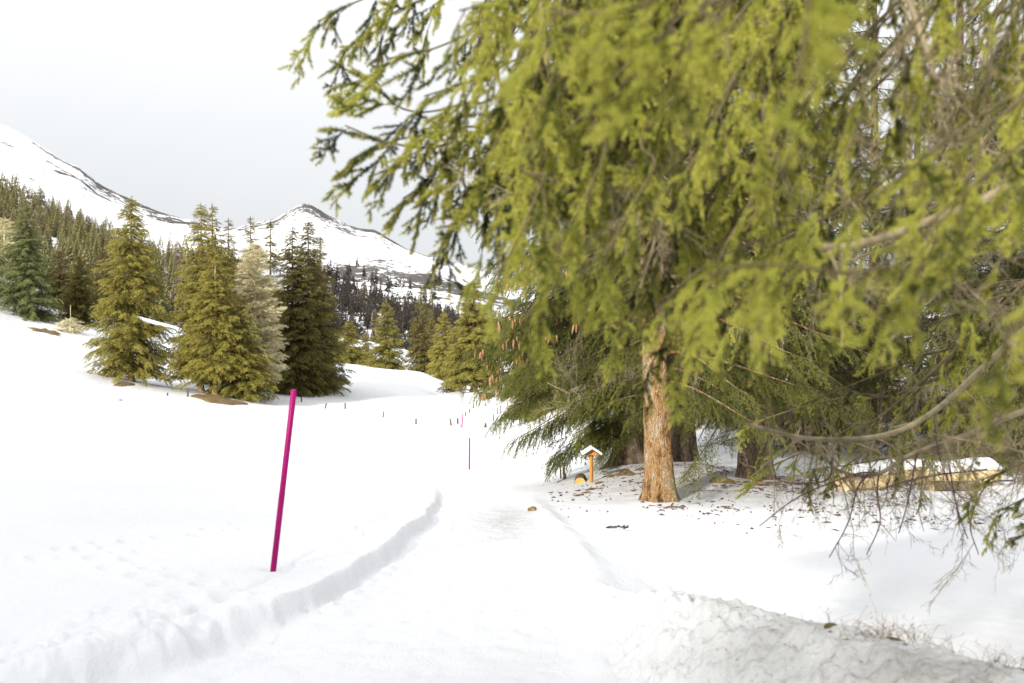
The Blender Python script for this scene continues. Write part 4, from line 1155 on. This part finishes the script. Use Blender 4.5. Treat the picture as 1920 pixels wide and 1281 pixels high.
for it in range(5200):
    d = rf.uniform(235, 690); px = rf.uniform(-120, 480)
    x = (px - 960) / FPX * d
    z = float(mA.zfun(x, d)) if d > 240 else None
    if d <= 262:
        z = hz(x, d) - .5 if d < 262 else z
    if z is None: continue
    if d > 240: z = max(z, hz(x, d) - .5 if d < 400 else -99)
    row = 640 - (z - EYE) / d * FPX
    lim = np.interp(px, [-120, 0, 100, 180, 260, 340, 450, 480], [320, 352, 372, 398, 418, 436, 455, 470])
    edge = row - lim
    if edge < 0: continue
    if edge < 30 and rf.random() < .5: continue
    if ((px - 100) / 26) ** 2 + ((row - 470) / 14) ** 2 < 1: continue
    if vnoise(x, d, .03, 2) > .33: continue
    cand.append((d, px, x, z))
cand.sort()
kept = []
cell = {}
for (d, px, x, z) in cand:
    key = (int(x // 5.6), int(d // 9))
    if any((key[0] + i, key[1] + j) in cell and (cell[(key[0] + i, key[1] + j)][0] - x) ** 2 + ((cell[(key[0] + i, key[1] + j)][1] - d) * .6) ** 2 < 30 for i in (-1, 0, 1) for j in (-1, 0, 1)): continue
    cell[key] = (x, d); kept.append((d, px, x, z))
print("forest A", len(kept))
random.seed(12)
def forest(kept, meshes, larch_p, name_s, lab_s, grp, limit, lab_l, grp_l, smin=.6):
    rest = []
    for i, (d, px, x, z) in enumerate(kept):
        isl = random.random() < larch_p
        me = random.choice(FL) if isl else random.choice(meshes)
        s = random.uniform(smin, 1.15)
        if i >= limit: rest.append((me, x, d, z, s)); continue
        o = link("larch_tree" if isl else name_s, me, None, (x, d, z - .3))
        o.scale = (s * random.uniform(.85, 1.15), s, s); o.rotation_euler = (0, 0, random.uniform(0, 6.28))
        tag(o, lab_l if isl else lab_s, "tree", grp_l if isl else grp)
    return rest
restA = forest(kept, FM, .17, "spruce_tree", "dark green spruce of the forest on the left mountainside", "forest on the left mountainside", 215,
               "pale bare larch among the spruces on the left mountainside", "larches in the left mountainside forest")
cand = []
for it in range(3800):
    d = rf.uniform(440, 1150); px = rf.uniform(585, 980); x = (px - 960) / FPX * d; z = float(mB.zfun(x, d))
    row = 640 - (z - EYE) / d * FPX
    lim = np.interp(px, [585, 610, 640, 700, 760, 820, 880, 980], [500, 515, 535, 560, 580, 596, 606, 625])
    if row < lim - 6 or row > 680: continue
    if row < lim + 6 and rf.random() < .55: continue
    g1 = row - (600 + (px - 650) * .62)     # open snow strips
    if abs(g1) < 11 and px > 625 and px < 790: continue
    cand.append((d, px, x, z))
for it in range(260):    # scattered single trees above the forest
    d = rf.uniform(900, 1500); px = rf.uniform(640, 960); x = (px - 960) / FPX * d; z = float(mB.zfun(x, d)); row = 640 - (z - EYE) / d * FPX
    lim = np.interp(px, [600, 700, 820, 900, 980], [470, 510, 560, 580, 600])
    if lim < row < lim + 45 and rf.random() < .28: cand.append((d, px, x, z))
cand.sort(); keptb = []; cell = {}
for (d, px, x, z) in cand:
    key = (int(x // 7), int(d // 14))
    if key in cell: continue
    cell[key] = 1; keptb.append((d, px, x, z))
print("forest B", len(keptb))
restB = forest(keptb, FMB, .04, "spruce_tree", "tiny dark spruce of the forest below the pointed peak", "forest below the pointed peak", 80,
               "tiny bare larch of the forest below the pointed peak", "larches in the forest below the pointed peak", .75)
def join_rest(rest, name, label, mats):
    Vs, Fs, Ms, As, n = [], [], [], [], 0
    cache = {}
    for me, x, y, z, s in rest:
        if me.name not in cache:
            v = np.empty(len(me.vertices) * 3, np.float32); me.vertices.foreach_get("co", v)
            f = np.empty(len(me.loops), np.int32); me.loops.foreach_get("vertex_index", f)
            mi = np.empty(len(me.polygons), np.int32); me.polygons.foreach_get("material_index", mi)
            av = np.empty(len(me.vertices), np.float32); me.attributes['v'].data.foreach_get("value", av)
            v = v.reshape(-1, 3); f = f.reshape(-1, 3)
            sel = np.arange(0, len(f)) if len(f) < 600 else np.arange(0, len(f))[::2]
            cache[me.name] = (v, f[sel], mi[sel], av, 1 if me in FL else 0)
        v, f, mi, av, lar = cache[me.name]
        c, s_ = math.cos(x), math.sin(x)
        vv = v * s * np.array([1.15, 1.15, 1.])
        vv = np.stack([vv[:, 0] * c - vv[:, 1] * s_ + x, vv[:, 0] * s_ + vv[:, 1] * c + y, vv[:, 2] + z], 1)
        Vs.append(vv); Fs.append(f + n); Ms.append(np.where(mi == 0, 2 * lar, 1)); As.append(av); n += len(v)
    if not Vs: return
    me = new_mesh(name, np.vstack(Vs), np.vstack(Fs), mats, np.concatenate(Ms), False, {"v": np.concatenate(As)})
    tag(link(name, me), label, kind="stuff")
print("rest", len(restA), len(restB))
join_rest(restA[:420], "distant_forest", "farther conifers of the forest high on the left mountainside", [M_for, M_bark_grey, M_larchf])
join_rest(restB, "valley_forest", "farther conifers of the forest below the pointed peak", [M_forb, M_bark_grey, M_larchf])

# ------------------------------------------------------------------ poles, posts, small things
def pole(px_b, row_b, d, px_t, row_t, r, lab, sink=.12):
    b = at(px_b, row_b, d); t = at(px_t, row_t, d)
    o = empty("snow_pole", b); tag(o, lab, "pole", "magenta snow poles along the path")
    a = Acc(); ax = unit(t - b)
    a.tube(np.array([-ax * sink, (t - b) * .5, t - b - ax * .004, t - b]), [r, r, r, r * .8], 16, 0)
    link("shaft", a.mesh("shaft", [M_magenta], True), o)
    c = Acc(); c.tube(np.array([t - b + ax * .0005, t - b + ax * .004]), [r * .78, r * .6], 16, 0)
    link("end_cap", c.mesh("end_cap", [M_magenta]), o)
pole(513, 1062, bp[1], 551, 731, .0165 * bp[1] / 5.75 * 1.05, "tall magenta snow pole leaning right, nearest on the left bank")
b2 = hit(880, 880); pole(880, 880, b2[1], 880.5, 821, 1.6 / FPX * b2[1], "thin magenta snow pole standing upright left of the path, second one")
b3 = hit(866, 801); pole(866, 801, b3[1], 868, 775, 1.1 / FPX * b3[1], "tiny reddish snow pole among the far fence posts")

POSTS = [(352, 744, 731, 0, 3.2, "dark fence post left of the brown patch under the clump"), (314, 742, 736, 0, 2.6, "short dark post between the golden spruce and the clump"),
    (503, 752, 740, 0, 3.2, "fence post under the right foot of the spruce clump"), (565, 754, 743, 0, 2.6, "fence post right of the top of the nearest magenta pole"),
    (609, 766, 756, 3, 2.6, "fence post leaning right, first of two right of the magenta pole"), (647, 767, 755, 0, 2.8, "upright fence post, second of two right of the magenta pole"),
    (718, 783, 771, 1, 2.4, "thin lone fence post in the middle of the meadow"), (780, 796, 784, 0, 3.2, "stout dark fence post left of the second magenta pole"),
    (846, 798, 785, -2, 3.2, "dark fence post leaning left just before the tiny reddish pole"), (858, 794, 784, 0, 3.4, "stubby fence post next to the tiny reddish pole"),
    (872, 781, 772, 1, 2.4, "first small post of the row climbing beside the far path"), (880, 774, 766, 1, 2.4, "second small post of the row climbing beside the far path"),
    (887, 766, 757, 1, 2.4, "third small post of the row climbing beside the far path"), (893, 759, 751, 1, 2.4, "fourth small post of the row climbing beside the far path"),
    (899, 751, 742, 1, 2.4, "topmost small post of the row climbing beside the far path"), (909, 762, 755, 2, 2.0, "small post in the bend on the far path edge"),
    (925, 789, 775, 1, 2.2, "first thin post right of the far path"), (933, 776, 764, 0, 1.8, "thin post right of the far path, left of a close pair"),
    (939, 774, 760, 0, 2.2, "thin post right of the far path, right of a close pair"), (952, 763, 753, 0, 2.0, "thin post high up right of the far path"),
    (963, 792, 779, 0, 2.0, "thin post against the dark spruce branches right of the far path"),
    (1052, 897, 868, -2, 3.0, "grey stake under the drooping spruce, left of three"), (1057, 898, 872, 1, 3.2, "grey stake under the drooping spruce, middle of three"),
    (1062, 898, 884, -5, 3.2, "short tilted stake under the drooping spruce, right of three")]
for px, rb, rt, lean, w, lab in POSTS:
    p = hit(px, rb); d = p[1]; hgt = (rb - rt) / FPX * d; a = Acc(); rr = w / 2 / FPX * d
    l = lean / FPX * d
    a.tube(np.array([[0, 0, -.15], [l * .5, 0, hgt * .5], [l, 0, hgt * .96], [l * 1.04, 0, hgt]]), [rr * 1.05, rr, rr * .95, rr * .55], 9, 0)
    o = link("fence_post", a.mesh("fence_post", [M_post], False), None, tuple(p)); tag(o, lab, "post", "wooden fence posts in the snow")

def blob(name, radii, seed, mat, amp=.25, sub=3, flat=None, sc=2.5):
    import bmesh
    bm = bmesh.new(); bmesh.ops.create_icosphere(bm, subdivisions=sub, radius=1)
    for v in bm.verts:
        n = mnoise.fractal(v.co * sc * .5 + Vector((seed, 0, 0)), 1, 2, 4)
        v.co *= 1 + amp * n
        v.co.x *= radii[0]; v.co.y *= radii[1]; v.co.z *= radii[2]
        if flat is not None: v.co.z = max(v.co.z, flat)
    me = bpy.data.meshes.new(name); bm.to_mesh(me); bm.free(); me.materials.append(mat)
    me.polygons.foreach_set("use_smooth", [True] * len(me.polygons))
    return me
# snow capped stone
p = hit(220, 750); s = p[1] / FPX
st = empty("stone", p); tag(st, "small snow capped stone in the snow below the tall golden spruce", "stone")
link("rock_body", blob("rock_body", (9 * s, 7 * s, 4.0 * s), 3, M_stone), st)
o = link("snow_cap", blob("snow_cap", (10 * s, 8 * s, 3.2 * s), 5, M_snow, .15), st); o.location = (0, 0, 3.2 * s)
# dark stump in the far path
p = hit(910, 801); s = p[1] / FPX
o = link("tree_stump", blob("tree_stump", (2.6 * s, 2.6 * s, 8 * s), 8, M_post, .4), None, tuple(p)); tag(o, "small dark stump sticking out of the snow beside the far path", "stump")

# brown needle litter under the far trees
d_big = lambda p: p[1] > 40
def litter(px, row, wpx, hpx_m, seed, lab, d=None):
    p = hit(px, row) if d is None else np.array([(px - 960) / FPX * d, d, hz((px - 960) / FPX * d, d)])
    w = wpx / FPX * p[1]; n = 34; a = Acc(); V = []; 
    for i in range(9):
        f = i / 8
        for j in range(n):
            th = j * 2 * math.pi / n
            q = f * (1 + .35 * vnoise(math.cos(th) * 2 + seed, math.sin(th) * 2, 1.5, 1) * 2)
            x = p[0] + w * q * math.cos(th); y = p[1] + hpx_m * q * math.sin(th)
            V.append((x, y))
    V = np.array(V); Z = height(V[:, 0], V[:, 1], fine=False) + np.repeat((1 - (np.arange(9) / 8) ** 3) * (.22 if d_big(p) else .035) - (.05 if d_big(p) else .02), n) + (.16 if d_big(p) else .09) * fbm(V[:, 0], V[:, 1], 1.4 if d_big(p) else 6, 3, 2)
    VV = np.column_stack([V, Z]) - np.array([*p])
    F = [(i * n + j, (i + 1) * n + j, (i + 1) * n + (j + 1) % n, i * n + (j + 1) % n) for i in range(8) for j in range(n)]
    a.add(VV, np.array(F))
    o = link("needle_litter", a.mesh("needle_litter", [M_litter], True), None, tuple(p)); tag(o, lab, kind="stuff")
litter(231, 722, 17, 1.6, 1, "brown needle litter at the foot of the tall golden spruce")
litter(407, 750, 48, 2.4, 2, "brown needle litter and roots below the spruce clump")
litter(570, 722, 34, 1.6, 3, "brown needle litter under the big dense dark pair")
litter(612, 724, 14, .8, 4, "small brown litter strip right of the dark pair")
litter(874, 731, 34, 1.4, 5, "brown earth strip on the mound at the path bend")
litter(912, 741, 14, 1.2, 6, "brown earth patch right of the double trunk")
litter(85, 622, 30, 1.5, 7, "brown litter below the bluish green edge spruce")

litter(1242, 954, 46, .34, 8, "brown needle litter round the foot of the orange trunk")
litter(1412, 906, 44, .36, 9, "brown needle litter round the foot of the leaning grey trunk")
litter(1178, 886, 44, .6, 10, "brown needle litter round the foot of the grey trunks behind the little roofed post")
# extra trunks of the clump roots, dead brush
def brush(px, row, d, n, L, seed, lod, lab, name="dead_brush", cat="branch", loc=None, scl=1.0, upw=.3, var=None, grp=None):
    r = np.random.default_rng(seed); p = at(px, row, d) if loc is None else np.array(loc)
    cl = Cloud()
    for i in range(n):
        dd = unit(np.array([r.normal(-.2, .7), r.normal(0, .4), r.normal(upw, .5)]))
        cl.add(r.normal(0, .1, 3) * L, dd, r.normal(0, 1, 3), scl * r.uniform(.5, 1.1), int(r.integers(*(var or (0, 3)))), .5)
    a = Acc()
    o = empty(name, p); tag(o, lab, cat, grp); f = foliage_object("twigs", cl, lod, o)
    f["kind"] = "stuff"
    w = Acc(); w.tube(np.array([[.0, .3 * L, -.15 * L], [0, 0, 0], [-.4 * L, -.1 * L, .2 * L]]), [.02 * L, .015 * L, .006 * L], 5, 0)
    link("stem", w.mesh("stem", [M_deadtwig], True), o)
    return o
brush(1068, 738, 17.2, 12, 1.0, 701, 'mid', "bare beige dead branch tangle hanging in the cone bearing spruce", scl=.9, var=(4, 6))

# little roofed post beside the mound
p = hit(1109, 905); d = p[1]; s = d / FPX
sg = empty("roofed_post", p); tag(sg, "small orange wooden post with a snow covered gable roof at the mound", "wayside post")
a = Acc(); w = 2.6 * s; hP = 54 * s
a.tube(np.array([[0, 0, -.3], [0, 0, hP]]) + 1e-9, [w * 1.35, w * 1.35], 4, 0)
link("post", a.mesh("post", [M_wood]), sg)
a = Acc(); hw_, hr, th = 15 * s, 10 * s, .1
zb_ = hP - 1 * s
tri = np.array([[-hw_, -.09, zb_], [hw_, -.09, zb_], [0, -.09, zb_ + hr], [-hw_, .09, zb_], [hw_, .09, zb_], [0, .09, zb_ + hr]])
a.add(tri, [(0, 1, 2), (5, 4, 3)]); a.add(tri, [(0, 3, 4, 1), (1, 4, 5, 2), (2, 5, 3, 0)])
link("gable_board", a.mesh("gable_board", [M_wood]), sg)
def roof_panel(sx, off, th, ov, mat, nm, yl):
    e0 = np.array([0, 0, zb_ + hr + off]); e1 = np.array([sx * (hw_ + 4.0 * s * ov), 0, zb_ - 2.6 * s * ov + off])
    n_ = unit(np.array([sx * hr, 0, hw_])) * th
    P = [e0, e1, e1 + n_, e0 + np.array([0, 0, th * 1.2])]
    V = np.array([q + np.array([0, y, 0]) for y in (-yl, yl) for q in P])
    a = Acc(); a.add(V, [(0, 1, 2, 3), (7, 6, 5, 4), (0, 4, 5, 1), (1, 5, 6, 2), (2, 6, 7, 3), (3, 7, 4, 0)])
    return link(nm, a.mesh(nm, [mat]), sg)
for sx in (-1, 1):
    roof_panel(sx, .003, .018, 1.0, M_post, "roof_board", .17)
    roof_panel(sx, .026, .028, .62 if sx > 0 else .80, M_snow, "snow_cover", .165)
# half log end
p = hit(1088, 906); dl_ = p[1]
lg = empty("cut_log", p); tag(lg, "short cut log with a bright yellow end left of the little roofed post", "log")
a = Acc(); rL = 11 * dl_ / FPX
ang_ = np.linspace(0, 2 * np.pi, 20)[:-1]
a.tube(np.array([[0, 0, 0], [.05, .6, 0]]), [rL, rL * 1.02], 19, 0, cap=False); link("bark", a.mesh("bark", [M_bark_grey], True), lg)
a = Acc(); a.tube(np.array([[0, -.012, 0], [0, .01, 0]]), [rL * .93, rL * .95], 19, 0); link("cut_face", a.mesh("cut_face", [M_log_fresh]), lg)

# logs on the right
def log_obj(px, row, d, rpx, length, yaw, lab, fresh=False, snow=True, bark=False):
    c = at(px, row, d); o = empty("log", c); o.rotation_euler = (0, 0, yaw); tag(o, lab, "log", "logs lying in the snow on the right")
    r = rpx / FPX * d; a = Acc()
    nseg = 12; P = np.stack([np.linspace(0, length, nseg), .01 * np.sin(np.linspace(0, 5, nseg)), 0 * np.linspace(0, 1, nseg)], 1)
    a.tube(P, r * (1 + .03 * np.sin(np.linspace(0, 9, nseg))), 24, 0, cap=False)
    link("log_body", a.mesh("log_body", [M_bark_grey if bark else M_log_side], True), o)
    for x0, sg_ in ((0, -1), (length, 1)):
        a = Acc(); a.tube(np.array([[x0 + sg_ * .012, 0, 0], [x0 - sg_ * .01, 0, 0]]), [r * .95, r * .985], 24, 0)
        link("sawn_end", a.mesh("sawn_end", [M_log_end]), o)
    if snow:
        n0, n1 = 24, 12; V = []
        for i in range(n0):
            for j in range(n1):
                x = length * (i / (n0 - 1)); th = math.radians(-62 + 124 * j / (n1 - 1))
                e_ = math.cos(math.radians(90 * (2 * j / (n1 - 1) - 1))) ** .5 if 0 < j < n1 - 1 else 0
                ee = min(1, min(i, n0 - 1 - i) / 2.0)
                h = r * (1.0 + (.06 + .45 * e_ * ee * (1 + .35 * vnoise(x * 3 + px, th, 1.5, 1))))
                V.append((x + .02, h * math.sin(th), h * math.cos(th)))
        F = [(i * n1 + j, (i + 1) * n1 + j, (i + 1) * n1 + j + 1, i * n1 + j + 1) for i in range(n0 - 1) for j in range(n1 - 1)]
        a = Acc(); a.add(V, np.array(F)); link("snow_cover", a.mesh("snow_cover", [M_snow], True), o)
    return o
log_obj(1729, 897, 17.5, 21, 1.75, math.radians(24), "pale peeled log with snow on top lying furthest right")
log_obj(1575, 905, 16.6, 23, 1.2, math.radians(36), "thick pale log with snow on top left of the long peeled log")
log_obj(1655, 888, 18.2, 17, 1.0, math.radians(12), "thinner log lying behind between the two thicker ones")
log_obj(1745, 914, 17.2, 12, .85, math.radians(5), "bark covered half log sunk in snow below the right peeled log", snow=False, bark=True)

# bits on the snow under the trees
def surf(x, y): return float(height(np.array([x]), np.array([y]))[0])
a = Acc(); rs_ = np.random.default_rng(33)
for i in range(2600):
    if i % 5 < 3: x = rs_.normal(3.2, 1.6); y = rs_.normal(17.0, 2.6)
    else: x = rs_.normal(4.8, 1.6); y = rs_.normal(16, 2.4)
    if x < .6 or y < 11 or fbm(x, y, 1.3, 2, 6) < rs_.uniform(-.25, .25): continue
    z = surf(x, y) + .004; L = rs_.choice([.012, .02, .03, .07]); th = rs_.uniform(0, 6.28); w = rs_.uniform(.005, .02)
    dx = np.array([math.cos(th), math.sin(th), rs_.uniform(0, .3)]) * L; wv = np.array([-math.sin(th), math.cos(th), .5]) * w
    c = np.array([x, y, z])
    a.add(np.array([c - dx, c - wv * .6, c + wv, c + dx, c + np.array([0, 0, w * 1.3])]), [(0, 1, 4), (1, 3, 4), (3, 2, 4), (2, 0, 4)])
o = link("bark_litter", a.mesh("bark_litter", [M_darktwig])); tag(o, "small dark bark and twig crumbs scattered on the snow mound", kind="stuff")
def twig_thing(px, row, n, L, seed, lab, name="fallen_twig", mat=M_darktwig, green=False):
    p = hit(px, row); r = np.random.default_rng(seed); a = Acc()
    ax = np.array([[-L / 2, 0, .01], [0, .02, .03], [L / 2, -.01, .015]]); a.tube(ax, [.006, .005, .002], 5, 0)
    for i in range(n):
        f = r.uniform(-.5, .5); q = np.array([f * L, 0, .02]); d = unit(np.array([r.normal(.4, .5), r.normal(0, .7), abs(r.normal(.15, .2))])) * L * r.uniform(.12, .4)
        a.tube(np.array([q, q + d * .5 + [0, 0, .01], q + d]), [.004, .003, .0015], 3, 0)
        if green: needles(a, np.array([q, q + d]), .018, .005, 500, r, 0, .4, 1)
    o = link(name, a.mesh(name, [mat, M_mid]), None, (p[0], p[1], surf(p[0], p[1]))); tag(o, lab, "twig", "twigs fallen on the snow")
    return o
twig_thing(1155, 991, 14, .26, 1, "dark needle covered twig lying alone in front of the orange trunk", green=True)
twig_thing(1325, 925, 9, .45, 2, "thin forked dark twig on the snow between the two big trunks")
twig_thing(1440, 912, 8, .7, 3, "long thin twig on the snow below the leaning grey trunk")
twig_thing(1262, 957, 6, .2, 4, "small dark twig at the foot of the orange trunk")
twig_thing(1240, 963, 5, .12, 5, "tiny dark crumb of twig just below the orange trunk")
for k, (px, row, rr, lab) in enumerate([(1350, 906, (.16, .1, .075), "rust brown bark chunk between the orange and the leaning trunk"), (1368, 908, (.09, .05, .03), "thin dark bark strip left of the leaning trunk"), (998, 958, (.06, .05, .035), "brown earth clod on the path edge at the mound tip")]):
    p = hit(px, row); o = link("bark_chunk", blob("bark_chunk", rr, 20 + k, M_litter, .5), None, (p[0], p[1], p[2] + .02)); tag(o, lab, "bark piece")
# brown soil streaks on the mound
for k, (px, row, w, l) in enumerate([(1112, 918, .35, .10), (1100, 925, .30, .08), (1085, 930, .25, .07), (1128, 905, .30, .10), (1150, 893, .3, .1), (1170, 888, .35, .12)]):
    p = hit(px, row)
    o = link("soil_streak", blob("soil_streak", (w * .5, l, .03), 50 + k, M_litter, .6, sc=5), None, (p[0], p[1], p[2] - .005)); o.rotation_euler = (0, 0, .9)
    tag(o, "brown soil streak melting out on the left flank of the mound", kind="stuff")

# grass tufts on the heap
def tuft(px, row, d, n, h, seed, lab, spread=.10):
    r = np.random.default_rng(seed); a = Acc(); b = at(px, row, d); zb = heap_z(b[0], b[1]); 
    for i in range(n):
        q = np.array([r.normal(0, spread), r.normal(0, spread * .6), 0]); L = h * r.uniform(.3, 1.0)
        az_ = r.uniform(0, 6.28); bend = r.uniform(.4, 1.5)
        s_ = np.linspace(0, 1, 6)[:, None]
        P = q + np.array([math.cos(az_), math.sin(az_), 0]) * L * bend * s_ ** 1.8 + np.array([0, 0, 1.]) * L * s_ * (1 - .35 * bend * s_)
        a.tube(P, np.linspace(.0011, .0005, 6), 3, 0, cap=False)
        if r.random() < .25: a.tube(np.stack([P[-1], P[-1] + [.004, 0, .008], P[-1] + [.010, 0, .010]]), [.0008, .0013, .0004], 4, 0)
    o = empty("grass_tuft", (b[0], b[1], zb - .01)); tag(o, lab, "grass tuft", "dry grass tufts on the snow heap")
    g_ = link("grass_blades", a.mesh("grass_blades", [M_grass]), o); g_["kind"] = "stuff"
    m_ = link("moss_cushion", blob("moss_cushion", (spread * .5, spread * .4, .010), seed, M_moss, .5), o)
tuft(1668, 1176, 4.05, 130, .11, 801, "dense brown dry grass tuft on the crest of the snow heap")
tuft(1560, 1158, 4.2, 14, .13, 802, "few thin grass stalks left of the dense tuft", .09)
tuft(1760, 1205, 3.9, 40, .10, 803, "sparse dry grass right of the dense tuft on the heap", .08)
tuft(1905, 1225, 3.6, 60, .10, 804, "mossy green tuft at the right picture edge on the heap", .08)
tuft(1870, 1262, 3.45, 50, .04, 805, "low mossy patch in the bottom right corner", .09)
a = Acc(); rs_ = np.random.default_rng(34)
for i in range(420):
    x = rs_.uniform(.8, 3.0); y = rs_.uniform(2.8, 4.8)
    z = heap_z(x, y) + .002; L = rs_.uniform(.003, .016); th = rs_.uniform(0, 6.28); w = rs_.uniform(.0015, .004)
    if rs_.random() > .25 + .3 * x: continue
    c = np.array([x, y, z]); dx = np.array([math.cos(th), math.sin(th), .2]) * L; wv = np.array([-math.sin(th), math.cos(th), .5]) * w
    a.add(np.array([c - dx, c - wv, c + wv, c + dx, c + np.array([0, 0, w * 1.5])]), [(0, 1, 4), (1, 3, 4), (3, 2, 4), (2, 0, 4)])
o = link("heap_crumbs", a.mesh("heap_crumbs", [M_darktwig])); tag(o, "dark needle crumbs strewn over the grey snow heap", kind="stuff")
